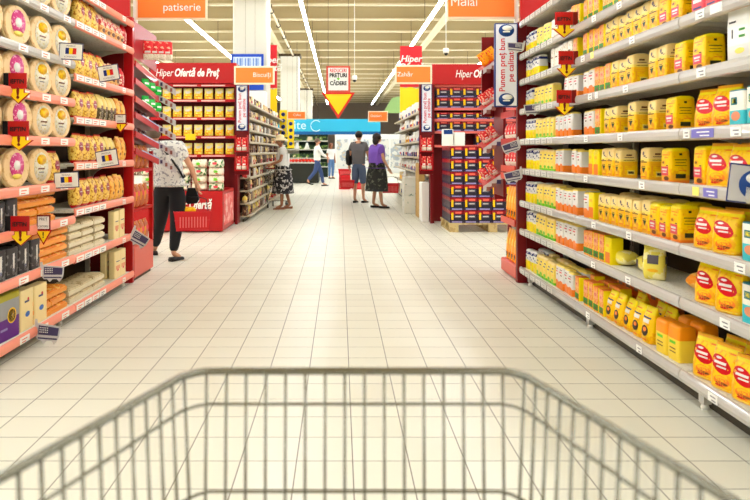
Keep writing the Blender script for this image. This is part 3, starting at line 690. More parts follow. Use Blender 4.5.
for k in range(5): copy_thing(P['RW'], (xr+.06, 6.76+k*.12, 1.141), (0, 0, -PI/2), f'red packet {ORD[4-k]} from left, lower red tier of the right end rack', 'packet', 'red packets on the right end rack')
for k in range(5): copy_thing(P['RW'], (xr+.06, 6.76+k*.12, 1.421), (0, 0, -PI/2), f'red packet {ORD[4-k]} from left, upper red tier of the right end rack', 'packet', 'red packets on the right end rack')

P['OG'] = pack('orange_snack_bag', .10, .19, .06, 'pillow', [(1, m2('orange snack film', (252, 170, 20), (230, 60, 40), 22, .58))], [])
def wing(label, xw, sgn, Y, zs, packs, who):
    """rack of sloping trays that reaches into the aisle behind the end post; sgn: +1 reaches towards +X"""
    t = thing('sloping_tray_rack', label, 'rack', (xw, Y, 0))
    b = MB(); b.box(-sgn*.03, 0, .0, .46, .80, max(zs)+.3, DRED, bev=.004); b.box(-sgn*.20, 0, .42, .46, .74, .80, DRED); b.box(-sgn*.20, -sgn*.16, .42, .46, 0, .74, DRED); b.box(0, sgn*.145, .44, .46, 1.7, max(zs)+.33, DRED); b.build('side_panel', t)
    w = .19
    for i, z_ in enumerate(zs):
        b = MB(); vs = [(0, .42, z_+.10), (sgn*w, .42, z_-.04), (sgn*w, .02, z_-.10), (0, .02, z_+.04)]
        vs = vs+[(a, b_, c_-.012) for a, b_, c_ in vs]
        b.add(vs, [[0, 1, 2, 3], [7, 6, 5, 4], [0, 4, 5, 1], [1, 5, 6, 2], [2, 6, 7, 3], [3, 7, 4, 0]], RED); tr = b.build('tray', t)
        b = MB(); vs = [(0, .015, z_+.06), (sgn*w*1.15, .015, z_-.09), (sgn*w*1.15, .015, z_-.15), (0, .015, z_+.0)]
        vs = vs+[(a, b_-.006, c_) for a, b_, c_ in vs]
        b.add(vs, [[0, 1, 2, 3], [7, 6, 5, 4], [0, 4, 5, 1], [1, 5, 6, 2], [2, 6, 7, 3], [3, 7, 4, 0]], CARD); b.build('price_strip', tr)
        for q in range(3):
            b = MB(); a = sgn*w*(.25+q*.3); zc = z_-.03-.15*(.25+q*.3)/1.15+.025
            b.box(a-.022, a+.022, .0055, .0085, zc-.026, zc+.02, mat('brown tag', (150, 100, 90), .5) if q else PURP); b.build('price_tag', tr)
    for i, z_ in enumerate(zs):
        key = packs[i % len(packs)]
        if not key: continue
        for q in range(2):
            for r_ in range(2):
                a = .045+q*.085
                o = copy_thing(P[key], (xw+sgn*a, Y+.14+r_*.14, z_+.06-.64*a+.005), (0, sgn*math.atan(.64), 0), f"{'orange snack' if key=='OG' else 'red and white'} bag, tray {ORD[i]} from bottom, {who}, {['outer','inner'][1-q]} {['front','rear'][r_]}", 'bag', f'bags in the sloping trays, {who}')
                o.scale = (.68, .68, .8)
wing('red sloping-tray rack reaching into the aisle behind the vertical white sign', 1.80, -1, 7.44, (1.0, 1.42, 1.85, 2.3), ['RW', 'RW', 'RW', 'OG'], 'right rack')

# ---- left rack
xl = -2.04
t = thing('promo_rack', 'red promotional end rack with amber bags closing the left shelves', 'rack', (xl, 6.64, 0))
b = MB(); b.box(-.09, .0, 0, .05, 0, 2.62, RED, bev=.004); b.box(-.5, -.09, .0, .04, 0, 2.62, DRED); b.build('end_panel', t)
b = MB(); b.box(-.4, .0, .055, .74, .03, .34, SALMON, bev=.01); b.box(-.36, -.02, .08, .70, 0, .03, DARK); b.build('base', t)
b = MB(); b.box(-.4, -.36, .055, .74, .34, 2.5, RED); b.build('back_panel', t)
b = MB(); b.box(-.04, .0, .70, .74, .341, 1.3, RED); b.build('far_post', t)
for z_ in (.72, 1.12):
    b = MB(); b.box(-.355, .0, .055, .695, z_-.03, z_, RED); b.build('shelf', t)
b = MB(); b.prism([(0.055, 2.23), (.86, 2.18), (.86, 2.57), (.055, 2.59)], 'x', -.012, 0, mat('rose plastic panel', (160, 30, 38), .3)); b.box(-.4, -.37, .741, .9, .9, 2.5, RED); b.build('upper_side_panel', t)
b = MB(); b.box(-.5, -.03, -.002, .03, 2.625, 3.15, RED); b.build('header_panel', t)
for z_, zz_ in ((.341, 0), (.721, 1), (1.121, 2)):
    for k in range(4): copy_thing(P['AM'], (xl-.06, 6.79+k*.15, z_), (0, 0, PI/2), f'amber bag on the left end rack, {ORD[k]} from left, {["lower","middle","upper"][zz_]} tier', 'bag', 'amber bags on the left end rack')
BLT = mat('blue white strip', (180, 196, 226), .3)
zl = [1.30, 1.47, 1.66, 1.82, 2.0, 2.17]
for i, z_ in enumerate(zl):
    ya, yb, dz = .06, .92, -.12
    def slab(x0, x1, a0, a1, zt, th, m, nm, par):
        b = MB(); f = lambda yy: z_+dz*(yy-ya)/(yb-ya)
        vs = [(x0, a0, f(a0)+zt), (x1, a0, f(a0)+zt), (x1, a1, f(a1)+zt), (x0, a1, f(a1)+zt)]; vs += [(p, q, r-th) for p, q, r in vs]
        b.add(vs, [[0, 1, 2, 3], [7, 6, 5, 4], [0, 4, 5, 1], [1, 5, 6, 2], [2, 6, 7, 3], [3, 7, 4, 0]], m); return b.build(nm, par)
    tr = slab(-.36, .0, ya, yb, 0, .015, DRED, 'tray', t)
    slab(.0, .012, ya, yb, .03, .06, RED, 'tray_edge', tr)
    if i != 4: slab(.004, .014, .3, yb, .042, .011, BLT if i < 3 else WHITE, 'edge_strip', tr)
    b = MB(); z1 = z_+dz+.06; x1_ = .20
    vs = [(.0, yb, z1), (x1_, yb, z1-.12), (x1_, yb, z1-.19), (.0, yb, z1-.07)]; vs += [(a, q+.006, c_) for a, q, c_ in vs]
    b.add(vs, [[0, 1, 2, 3], [7, 6, 5, 4], [0, 4, 5, 1], [1, 5, 6, 2], [2, 6, 7, 3], [3, 7, 4, 0]], CARD); b.build('price_strip', tr)
    for q in range(3):
        b = MB(); a = .04+q*.055; zc = z1-.6*a-.035
        b.box(a-.013, a+.013, yb-.003, yb-.0005, zc-.022, zc+.018, mat('brown tag', (150, 100, 90), .5) if q else PURP); b.build('price_tag', tr)
    b = MB(); b.box(-.33, -.04, ya+.08, yb-.1, z_-.01, z_+.09, m2('dark sweet packets', (60, 24, 24), (150, 60, 40), 12, .5)) if 0 else None
for i in (3, 4):
    for q in range(3):
        copy_thing(P['GR'], (xl-.02+q*.02, 6.64+.50+q*.17, zl[i]-.055-.024*q+.02), (-.0, .0, 1.2), f"green sweet bag, {ORD[q]} from left, {'upper' if i == 4 else 'lower'} green tray of left rack", 'bag', 'green sweet bags on the left rack', (.9, .8, .62))
for i in (0, 1, 2):
    for q in range(4):
        copy_thing(P['BR'], (xl-.09, 6.64+.16+q*.17, zl[i]-.018*q-.012), (0, 0, PI/2), f"dark brown sweet bag, {ORD[q]} from left, {['lowest','second','third'][i]} sloping tray, left rack", 'bag', 'dark sweet bags on the left rack')
for k in range(4):
    copy_thing(P['RW'], (-1.995+k*.062, 7.02+.02*k, 2.25), (0, 0, .1), f'red sweet bag hanging at the top of the left rack, {ORD[k]} from left', 'bag', 'red sweet bags hanging on the left rack', (1, 1, 1.15))
t = tag(MB().tube([(-2.045, 7.05, 2.455), (-1.78, 7.11, 2.455)], .006, GREYM).build('hanging_rod'), 'thin metal rod holding red sweet bags, top of left rack', 'rod')

# ------------------------------------------------------------------ orange category signs
def osign(label, px0, px1, y0, y1, Y, txt, tpx, tpy, ts, align='CENTER', post=None):
    t, w, h = hang('category_sign', label, 'sign', px0, px1, y0, y1, Y, 'orange category signs')
    b = MB(); b.box(-w/2, w/2, 0, .03, -h/2, h/2, mat('cream sign frame', (246, 226, 196), .5), bev=.004); b.build('sign_frame', t)
    e = .018 if Y < 10 else .03
    b = MB(); b.box(-w/2+e, w/2-e, -.004, -.0003, -h/2+e, h/2-e, ORANGE); b.build('sign_face', t)
    if txt: text(txt, ts, WHITE, parent=t, loc=(X(tpx, Y)-X((px0+px1)/2, Y), -.007, Z(tpy, Y)-Z((y0+y1)/2, Y)))
    if post:
        b = MB(); q = X(post, Y)-X((px0+px1)/2, Y); b.box(q-.02, q+.02, .031, .07, -h/2-.1, h/2, WHITE, bev=.004); b.build('post', t)
    return t
osign('large orange hanging sign reading patiserie, upper left', 136, 207, -28, 19.5, 7.0, 'patiserie', 182, 7.5, .115, post=134)
osign('large orange hanging sign reading Mălai, upper right', 446.5, 516, -30, 18.5, 7.0, 'Mălai', 464, 2.2, .13, post=517.5)
osign('small orange sign beside the far left red header', 234, 274.5, 66, 84.5, 11.6, 'Biscuiți', 262, 75, .11)
osign('small orange sign beside the far right red header', 395, 432, 65, 84, 11.9, 'Zahăr', 405, 74.5, .11)
osign('tiny orange sign far off on the right side of the aisle', 368, 388, 111, 122, 20, 'Dulciuri', 376, 116, .1)
osign('tiny orange sign far off on the left side of the aisle', 287, 306, 111, 119.5, 20, 'Cafea', 297, 115, .1)

# ------------------------------------------------------------------ hanging arrow poster
Y = 20.
t, w, h = hang('falling_prices_sign', 'hanging red-framed poster with yellow triangle above the aisle', 'sign', 321.5, 355, 66, 119, Y, None)
b = MB(); b.box(-w*.36, w*.36, 0, .04, 0, h/2, SALMON); b.prism([(-w/2, 0), (0, -h/2), (w/2, 0)], 'y', 0, .04, mat('sign red', (226, 44, 30), .4)); b.build('sign_frame', t)
b = MB(); b.box(-w*.3, w*.3, -.01, -.001, h*.04, h*.465, WHITE); b.build('white_panel', t)
b = MB(); b.prism([(-w*.4, -.035*h), (0, -h*.42), (w*.4, -.035*h)], 'y', -.01, -.001, YEL); b.build('yellow_triangle', t)
text('REDUCERI', .15, REDINK, parent=t, loc=(0, -.015, h*.41), fit=w*.5, bold=.003); text('PREȚURI', .16, BLACK, parent=t, loc=(0, -.015, h*.32), bold=.007, fit=w*.52)
text('CĂDERE', .16, BLACK, parent=t, loc=(0, -.015, h*.17), bold=.007, fit=w*.5)
b = MB(); b.prism([(-.05, .0), (0, -.07), (.05, 0)], 'y', -.02, -.011, grn); b.build('green_arrow', t, (0, 0, h*.27))
b = MB()
for s_ in (-1, 1): b.tube([(s_*.3, .02, h/2), (s_*.3, .02, 6.3-t.location.z)], .006, DK, 5)
b.build('hanging_wire', t)
# security cameras
for lab, px, py, Y in (('small white dome camera hanging from roof right of the hanging poster', 354.5, 79, 20), ('small white dome camera high over the far right header', 446, 52, 18)):
    t = thing('dome_camera', lab, 'security camera', (X(px, Y), Y, Z(py, Y)))
    b = MB(); b.lathe([(.07, .1), (.08, .02), (.075, -.03)][::-1], WHITE, n=16); b.build('housing', t)
    b = MB(); b.ball((0, 0, -.04), .055, BLACK); b.build('lens_dome', t)
    b = MB(); b.tube([(0, 0, .1), (0, 0, 6.3-t.location.z)], .012, WHITE, 6); b.build('drop_rod', t)
# vertical banners
def banner(label, px0, px1, y0, y1, ysplit, Y, txt, tp):
    t, w, h = hang('hanging_banner', label, 'banner', px0, px1, y0, y1, Y, 'red and yellow banners')
    zs = Z(ysplit, Y)-t.location.z
    b = MB(); b.box(-w/2, w/2, 0, .02, zs, h/2, mat('banner red', (214, 30, 40), .5)); b.build('red_field', t)
    pts = [(-w/2, -h/2), (w/2, -h/2), (w/2, zs-.0), (w*.25, zs-.05), (0, zs-.0), (-w*.25, zs-.03), (-w/2, zs-.0)]
    b = MB(); b.prism(pts, 'y', 0, .02, YEL); b.build('yellow_field', t)
    for k, s_ in enumerate(txt): text(s_, .26, WHITE, parent=t, loc=(0, -.005, Z(tp+k*8, Y)-t.location.z), shear=.2, bold=.004)
banner('red and yellow hanging banner beside the big cream column', 261, 277, 45, 113, 88, 19.4, ('Hiper', 'Ofertă'), 60)
banner('red and yellow hanging banner behind the far right orange sign', 400, 422, 46, 112, 87, 19.4, ('Hiper', 'Ofertă'), 59)
# blue framed board on the column
Y = 18.0
t, w, h = hang('blue_framed_board', 'blue framed striped board on the big cream column', 'board', 231, 263.5, 54, 90, Y, None)
b = MB(); b.box(-w/2, w/2, .0, .06, -h/2, h/2, mat('royal blue', (24, 70, 180), .4)); b.build('frame', t)
b = MB(); b.box(-w*.43, w*.43, -.01, -.0005, -h*.34, h*.42, mat('pale blue board', (206, 220, 240), .4)); b.build('board_face', t)
b = MB(); [b.box(-w*.4+k*w*.082, -w*.4+k*w*.082+.015+.02*(k % 3), -.02, -.011, -h*.3, h*.38, mat('stripe blue', (120, 150, 206), .4)) for k in range(10)]; b.build('stripes', t)
t = MB().box(X(248, 17.6), X(266, 17.6), 17.6, 17.9, Z(118, 17.6), Z(91, 17.6), WHITE, bev=.02).build('white_carton'); tag(t, 'big white carton on top of the far left shelves under blue board', 'carton')
# green slanted banner
Y = 24.
b = MB(); b.add([(X(383, Y), Y, Z(113, Y)), (X(400, Y), Y, Z(113, Y)), (X(401, Y), Y, Z(96, Y)), (X(392, Y), Y, Z(98, Y)), (X(383, Y), Y+.03, Z(113, Y)), (X(400, Y), Y+.03, Z(113, Y)), (X(401, Y), Y+.03, Z(96, Y)), (X(392, Y), Y+.03, Z(98, Y))],
                [[0, 1, 2, 3], [7, 6, 5, 4], [0, 4, 5, 1], [1, 5, 6, 2], [2, 6, 7, 3], [3, 7, 4, 0]], mat('soft green', (150, 190, 120), .5))
tag(b.build('green_banner'), 'soft green slanted banner behind the yellow banner, far right', 'banner')

# ------------------------------------------------------------------ endcaps
# left: HiperOferta de Pret
xL0, xL1, Ye = -3.35, -1.87, 12.0
t = thing('endcap_display', 'red endcap headed HiperOfertă de Preț with yellow packets, far left', 'display', ((xL0+xL1)/2, Ye, 0))
hw = (xL1-xL0)/2
b = MB(); b.box(-hw-.0, hw+.0, .3, .34, 0, 2.84, DRED); b.build('back_panel', t)
b = MB(); b.box(hw, hw+.04, -.02, .34, 0, 2.86, DRED); b.build('right_panel', t)
b = MB(); b.box(-hw-.04, -hw, -.02, .34, 0, 2.86, DRED); b.build('left_panel', t)
b = MB(); b.box(-hw, hw+.04, -.06, -.021, 2.5, 2.86, RED, bev=.005); hd = b.build('header', t)
text('Hiper', .19, WHITE, parent=hd, loc=(-.50, -.066, 2.68), shear=.25, fit=.31)
text('Ofertă de Preț', .19, WHITE, parent=hd, loc=(.07, -.066, 2.68), shear=.25, bold=.006, fit=.79)
ylp = m2('yellow snack film', (248, 196, 30), (250, 228, 110), 26, .56)
P['YS'] = pack('yellow_snack_packet', .155, .20, .08, 'doy', [(.6, ylp), (1, m2('pale foil film', (230, 214, 160), (250, 226, 90), 30, .55))], [('oval', 0, .62, .6, .22, mat('silver print', (214, 206, 190), .3)), ('rect', 0, .25, .5, .06, org)])
levE = [2.22, 1.90, 1.57, 1.24]
for i, z_ in enumerate([2.49]+levE):
    b = MB(); b.box(-hw+.001, hw-.001, -.0, .299, z_-.03, z_, DRED); sh = b.build('shelf', t)
    b = MB(); b.box(-hw, hw, -.02, -.0005, z_-.05, z_+.0, mat('rail red', (190, 20, 30), .4)); b.build('price_rail', sh)
    for q in (-.35, .15):
        b = MB(); b.box(q, q+.42, -.023, -.0205, z_-.04, z_-.015, mat('rose white strip', (246, 190, 180), .5)); b.build('price_tag', sh)
for i, z_ in enumerate(levE):
    for k in range(7):
        copy_thing(P['YS'], (xL1-.1-k*.188, Ye+.08, z_), (0, 0, random.uniform(-.05, .05)), f'yellow snack packet {ORD[k]} from right, {ORD[i]} shelf from top, left endcap', 'packet', 'yellow snack packets on the left endcap')
b = MB(); tt = thing('yellow_price_card', 'yellow price card on the third rail of the left endcap', 'price sign', (X(190.5, 11.95), 11.95, 0)); b.box(-.09, .09, -.005, 0, Z(140, 11.95), Z(134, 11.95), YEL); b.build('card', tt)
# bin
t = thing('promo_bin', 'red promotional bin lettered HiperOfertă holding bags of pasta, far left', 'bin', (-2.6, 10.75, 0))
b = MB(); b.box(-.73, .73, 0, 1.15, 0.02, .66, RED, bev=.01); b.build('bin_body', t)
b = MB(); b.box(.731, .737, .12, 1.05, .1, .6, mat('rose side print', (226, 90, 90), .4, col2=(244, 190, 180), scale=7, thr=.55)); b.build('side_print', t)
for n_, tx, xx in (('Hiper', 'Hiper', -.02), ('O', 'Ofertă', .37)): text(tx, .2, WHITE, parent=t, loc=(xx, -.005, .44), shear=.25, bold=.006 if n_ == 'O' else 0, fit=.36)
CR = m2('pasta bag cream', (240, 226, 204), (214, 80, 50), 26, .6)
P['PS'] = pack('pasta_parcel', .24, .13, .24, 'pillow', [(1, CR)], [('rect', .0, .5, .3, .4, grn)])
P['PG'] = pack('pasta_parcel', .24, .13, .24, 'pillow', [(1, m2('pasta bag green', (236, 226, 200), (70, 130, 60), 16, .57))], [('rect', .0, .5, .3, .3, pinkf)])
for k in range(5):
    for s_ in range(4):
        for r_ in range(1):
            copy_thing(P['PG' if (k+s_) % 3 == 0 else 'PS'], (-2.0-k*.27, 10.92+.05*s_*0, .66+s_*.125), (0, 0, random.uniform(-.1, .1)), f'pasta bag in the red bin, {ORD[k]} stack from right, {ORD[s_]} from bottom', 'bag', 'pasta bags piled on the red bin')
# posts with packs beneath the vertical signs
def post(label, x0, x1, Y, who):
    t = thing('red_display_post', label, 'display', ((x0+x1)/2, Y, 0)); w = (x1-x0)/2
    b = MB(); b.box(-w-.03, w+.03, .04, .10, .88, 2.5, DRED, bev=.005); b.build('post_panel', t)
    b = MB(); q = (w+.005) if x0 > 0 else -(w+.005); b.box(q-.025, q+.025, .04, .10, 0, .879, DRED); b.build('leg', t)
    for z_, m in ((1.30, 'O1'), (.97, 'O2')):
        b = MB(); b.box(-w, w, -.06, .039, z_-.02, z_, RED); b.box(-w-.02, -w, -.06, .039, z_-.02, z_+.28, RED); b.box(w, w+.02, -.06, .039, z_-.02, z_+.28, RED); b.build('packet_holder', t)
        for k in range(2): copy_thing(P['RW'], ((x0+x1)/2-.05+k*.1, Y-.015, z_+.001), (0, 0, 0), f"red packet in the {'upper' if z_ > 1.2 else 'lower'} holder, {'left' if k == 0 else 'right'} of pair, {who}", 'packet', 'red packets in post holders', (.9, .9, 1.4))
post('red post with packet holders closing the far left shelves', -1.83, -1.64, 11.9, 'far left post')
post('red post with packet holders closing the far right shelves', 1.45, 1.64, 12.06, 'far right post')

# right: HiperOferta coffee endcap
xR0, xR1, Ye = 1.70, 3.4, 12.2
t = thing('endcap_display', 'red endcap headed HiperOfertă stocked with coffee packs, far right', 'display', ((xR0+xR1)/2, Ye, 0))
hw = (xR1-xR0)/2
b = MB(); b.box(-hw-.0, hw+.0, .3, .34, 0, 2.84, DRED); b.build('back_panel', t)
for s_, n_ in ((-1, 'left_panel'), (1, 'right_panel')):
    b = MB(); b.box(s_*hw, s_*(hw+.05), -.05, .34, 0, 2.86, DRED); b.build(n_, t)
b = MB(); b.box(-hw-.05, hw, -.09, -.051, 2.49, 2.86, RED, bev=.005); hd = b.build('header', t)
text('Hiper', .19, WHITE, parent=hd, loc=(-.335, -.096, 2.68), shear=.25, fit=.30); text('Ofertă de Preț', .19, WHITE, parent=hd, loc=(.225, -.096, 2.68), shear=.25, bold=.006, fit=.78)
for i, z_ in enumerate((2.50, 2.08, 1.88, 1.66, 1.41)):
    b = MB(); b.box(-hw+.001, hw-.001, -.0, .299, z_-.025, z_, DRED); sh = b.build('shelf', t)
    b = MB(); b.box(-hw, hw, -.02, -.0005, z_-.045, z_, mat('rose strip', (226, 110, 100), .4)); b.build('price_rail', sh)
cfd = mat('coffee dark film', (34, 30, 46), .3); cfr = mat('coffee red film', (150, 12, 30), .3); cfp = mat('plum carton', (50, 34, 68), .4)
def cof(w, h, d):
    root = proto('coffee_pack')
    b = MB(); b.box(-w/2, w/2, -d/2, d/2, 0, h*.18, cfp); b.box(-w/2, w/2, -d/2, d/2, h*.1801, h*.68, cfd); b.box(-w/2, w/2, -d/2, d/2, h*.6801, h, cfr, bev=.006)
    a = b.build('pack_body', root); C.objects.unlink(a)
    b = MB(); b.box(-w*.40, -w*.24, -d/2-.003, -d/2-.0005, h*.25, h*.82, ylw2); a = b.build('yellow_band', root); C.objects.unlink(a)
    b = MB(); b.box(-w*.16, w*.36, -d/2-.003, -d/2-.0005, h*.40, h*.62, mat('coffee grey print', (90, 84, 100), .4)); b.box(-w*.1, w*.3, -d/2-.005, -d/2-.0032, h*.48, h*.54, wht)
    b.box(-w*.1, w*.34, -d/2-.003, -d/2-.0005, h*.74, h*.9, mat('coral print', (230, 96, 80), .4)); b.box(-w*.35, w*.4, -d/2-.003, -d/2-.0005, h*.03, h*.13, lilac); a = b.build('front_print', root); C.objects.unlink(a)
    return root
cf = cof(.215, .20, .2); cfs = cof(.235, .185, .2); cfb = cof(.235, .12, .2)
for zz_, tier in ((2.08, 0), (2.271, 1), (1.66, 2), (1.41, 3)):
    for k in range(7):
        if tier == 3 and k < 3: continue
        copy_thing(cfs, (xR0+.15+k*.238, Ye+.11, zz_), (0, 0, 0), f"dark coffee pack {ORD[k]} from left, {['second tier from top','top tier','middle tier','low tier'][tier]}, coffee endcap shelves", 'coffee pack', 'coffee packs on the endcap shelves')
for k in range(7):
    copy_thing(cfb, (xR0+.15+k*.238, Ye+.11, 1.88), (0, 0, 0), f'short dark coffee pack {ORD[k]} from left, middle shelf of coffee endcap', 'coffee pack', 'short coffee packs on the endcap')
for k in range(2):
    b = MB(); t = thing('white_box', f"small white box {'with blue top, left' if k == 0 else 'plain, right'} of the pair on the coffee stack", 'box', (X(447.5+k*11.5, 10.9), 10.9, 1.381), 0, 'white boxes on the coffee stack')
    b.box(-.085, .085, -.06, .06, 0, .27 if k == 0 else .22, WHITE, bev=.006); b.build('box_body', t)
    if k == 0: b = MB(); b.box(-.07, .07, -.064, -.061, .19, .26, BLUE); b.build('blue_print', t)
# pallet
WOOD = mat('pallet wood', (200, 176, 120), .7, col2=(180, 152, 98), scale=12, thr=.55)
t = thing('pallet', 'wooden pallet under the coffee stack', 'pallet', (2.45, 11.3, 0))
for k in range(5):
    b = MB(); b.box(-.7, .7, -.5+k*.225, -.5+k*.225+.1, .122, .146, WOOD); b.build('deck_board', t)
for xx in (-.62, 0, .62):
    for yy in (-.44, .0, .42):
        b = MB(); b.box(xx-.07, xx+.07, yy-.05, yy+.05, .022, .121, WOOD); b.build('block', t)
    b = MB(); b.box(xx-.07, xx+.07, -.5, .5, 0, .0215, WOOD); b.build('bottom_board', t)
for r_ in range(6):
    for k in range(6):
        copy_thing(cf, (1.87+k*.222, 10.92, .1465+r_*.206), (0, 0, 0), f'coffee pack in the pallet stack, {ORD[k]} from left, {ORD[r_]} layer up', 'coffee pack', 'coffee packs stacked on the pallet')
    for k in range(3):
        copy_thing(cf, (1.87, 11.15+k*.222, .1465+r_*.206), (0, 0, PI/2), f'coffee pack on the aisle side of pallet stack, {ORD[k]} back, {ORD[r_]} layer up', 'coffee pack', 'coffee packs stacked on the pallet')

# ------------------------------------------------------------------ far gondolas
LV = [.12, .35, .58, .82, 1.05, 1.27, 1.48, 1.70, 1.93, 2.2]
for i, (a, b_) in enumerate(((12.38, 14.0), (14.0, 16.0), (16.0, 18.0), (18.0, 20.4))):
    unit(f'cream far left shelving bay of small packets, {ORD[i]} from its near end', -1.66, a, b_, LV, -1, [], CREAMM, .30, plate=CREAMM, lip=.05)
LV2 = [.15, .53, .86, 1.18, 1.51, 1.86, 2.15]
for i, (a, b_) in enumerate(((12.58, 14.2), (14.2, 16.2), (16.2, 18.2), (18.2, 20.4))):
    unit(f'cream far right shelving bay of household packets, {ORD[i]} from its near end', 1.66, a, b_, LV2, 1, [], CREAMM, .36, plate=CREAMM, lip=.05)
def small(name, w, h, d, style, cols):
    return pack(name, w, h, d, style, cols, [])
bei = m2('beige print', (226, 200, 150), (196, 150, 100), 20, .55); brn2 = m2('cocoa print', (84, 48, 34), (200, 160, 110), 16, .56)
rsw = m2('rose print', (206, 60, 56), (240, 220, 200), 18, .55); whp = m2('white print', (236, 230, 214), (180, 170, 190), 18, .6)
SM = [small('small_packet', .14, .18, .1, 'pillow', [(1, bei)]), small('small_packet', .12, .17, .08, 'paper', [(1, brn2)]), small('small_packet', .13, .175, .09, 'paper', [(.5, rsw), (1, cream)]),
      small('small_packet', .12, .15, .1, 'box', [(.6, whp), (1, wht)]), small('small_packet', .13, .14, .09, 'pillow', [(.4, bei), (1, pal)])]
SN = ['beige', 'cocoa brown', 'rose and cream', 'white', 'straw coloured']
for li, z_ in enumerate(LV):
    yy = 12.48; k = 0
    while yy < 19.9 and k < 30:
        w = .15 if yy < 15 else .26
        for j in (14.0, 16.0, 18.0):
            if abs(yy-j) < .09: yy = j+.1
        q = random.choice([0, 1, 1, 2, 3, 4, 1])
        if random.random() > .22:
            copy_thing(SM[q], (-1.66-.10, yy, z_-.012), (0, 0, PI/2+random.uniform(-.1, .1)), f'small {SN[q]} packet, {ORD[k]} from near end, {ORD[li]} shelf up, far left shelving', 'packet', 'small packets on the far left shelving')
        k += 1; yy += w
SP = [small('household_packet', .16, .27, .12, 'paper', [(.4, nvy), (1, wht)]), small('household_packet', .14, .25, .11, 'paper', [(1, whp)]), small('household_packet', .15, .2, .12, 'doy', [(.4, lilac), (1, wht)]),
      small('household_packet', .15, .19, .1, 'box', [(.5, ylw2), (1, bei)]), small('household_packet', .14, .2, .1, 'pillow', [(.5, rsw), (1, wht)])]
PN = ['blue and white', 'white printed', 'lilac and white', 'yellow', 'red and white']
for li, z_ in enumerate(LV2):
    yy = 12.7; k = 0
    if li == 0: yy = 14.4
    while yy < 20.0 and k < 30:
        w = .19 if yy < 16 else .28
        for j in (14.2, 16.2, 18.2):
            if abs(yy-j) < .1: yy = j+.11
        q = random.choice([0, 1, 2, 1, 3, 4])
        copy_thing(SP[q], (1.66+.11, yy, z_-.012), (0, 0, -PI/2+random.uniform(-.1, .1)), f'{PN[q]} packet, {ORD[k]} from near end, {ORD[li]} shelf up, far right shelving', 'packet', 'household packets on the far right shelving')
        k += 1; yy += w
# cardboard and cartons in front of the right far shelving
KRAFT = mat('kraft cardboard', (196, 158, 96), .7)
b = MB(); b.box(1.52, 1.64, 13.05, 13.6, 0.0, 1.06, KRAFT, bev=.01); tag(b.build('cardboard_sheet'), 'tall brown cardboard box standing against the far right shelving', 'box')
b = MB(); b.box(1.50, 1.64, 12.40, 12.8, 0, .72, WHITE, bev=.01); tag(b.build('white_board'), 'white upright box at the foot of the far right red post', 'box')
CT = mat('white carton print', (236, 234, 222), .5, col2=(150, 170, 150), scale=9, thr=.62)
for k in range(4):
    b = MB(); b.box(1.33, 1.63, 14.0, 14.5, k*.19, k*.19+.186, CT, bev=.008); tag(b.build('white_carton'), f'white printed carton in the floor stack before far right shelving, {ORD[k]} up', 'carton', 'white cartons in a floor stack')
# yellow boards at the end of the left run
for i, (a, b_, y0, y1, Y) in enumerate(((279.5, 287, 110, 137, 19.6), (287.5, 294, 119, 148, 21.5))):
    t, w, h = hang('yellow_board', 'yellow hanging board with dark discs, '+('nearer' if i == 0 else 'farther')+' of the pair by far left shelving', 'board', a, b_, y0, y1, Y, 'yellow boards')
    b = MB(); b.box(-w/2, w/2, 0, .03, -h/2, h/2, YEL); b.build('board', t)
    b = MB(); [b.lathe([(.06, 0), (.06, .01)], nvy, (0, -.002, -h*.35+k*h*.23), 12, 'y') for k in range(4)]; b.build('dark_discs', t)

# ------------------------------------------------------------------ far end: blue fascia, produce, freezer
Y = 30.
t, w, h = hang('blue_fascia_sign', 'long cyan hanging fascia sign with dark blue foot across the far end', 'sign', 272, 380.5, 119, 134.5, Y, None)
b = MB(); b.box(-w/2, w/2, 0, .06, -h*.3, h/2, mat('cyan fascia', (46, 176, 214), .4)); b.build('cyan_field', t)
b = MB(); b.box(-w/2, w/2, 0, .06, -h/2, -h*.3-.001, mat('deep blue fascia', (10, 90, 150), .4)); b.build('blue_foot', t)
text('Vitamine', .42, mat('pale cyan ink', (206, 236, 244), .4), parent=t, loc=(X(297, Y)-X(326, Y), -.01, .04)) if 0 else text('ite', .55, mat('pale cyan ink', (206, 236, 244), .4), parent=t, loc=(X(300, Y)-X(326.25, Y), -.01, .06))
b = MB(); b.tube([(.24*math.cos(a*PI/8)-.45, -.01, .24*math.sin(a*PI/8)+.04) for a in range(2, 15)], .02, MATS['pale cyan ink'], 6); b.build('ring_mark', t)
t = thing('produce_counter', 'dark produce counter at the far end, heaped with tomatoes', 'counter', (-1.35, 27, 0))
b = MB(); b.box(-.75, .5, 0, 1.4, .03, .80, mat('dark counter', (36, 38, 30), .5), bev=.02); b.build('counter_body', t)
b = MB(); b.box(-.78, .53, -.03, 1.43, .801, .85, GREYM); b.build('rim', t)
TOM = mat('tomato red', (226, 54, 34), .35)
for k in range(3):
    for q in range(9):
        b = MB(); b.ball((-2.03+q*.14, 27.1+k*.14, .85+.065), .065, TOM, 10); tag(b.build('tomato'), f'red tomato, {ORD[q]} from left, {["front","middle","rear"][k]} row on the dark counter', 'tomato', 'tomatoes on the dark counter')
t = thing('produce_wall', 'green and dark produce shelving behind the tomato counter', 'shelving unit', (-1.0, 33, 0))
GD = m2('produce mix', (40, 60, 34), (110, 140, 60), 5, .5, col3=(226, 206, 170))
for i in range(4):
    b = MB(); b.box(-2.6, .4, 0, .6, .5+i*.42, .55+i*.42, GREYM); b.build('shelf', t)
    b = MB(); b.box(-2.6, .4, .05, .55, .551+i*.42, .74+i*.42, GD); b.build('produce_row', t)['kind'] = 'stuff'
b = MB(); b.box(-2.6, .4, .6, .66, 0, 2.3, mat('dark green panel', (26, 44, 32), .6)); b.build('back_panel', t)
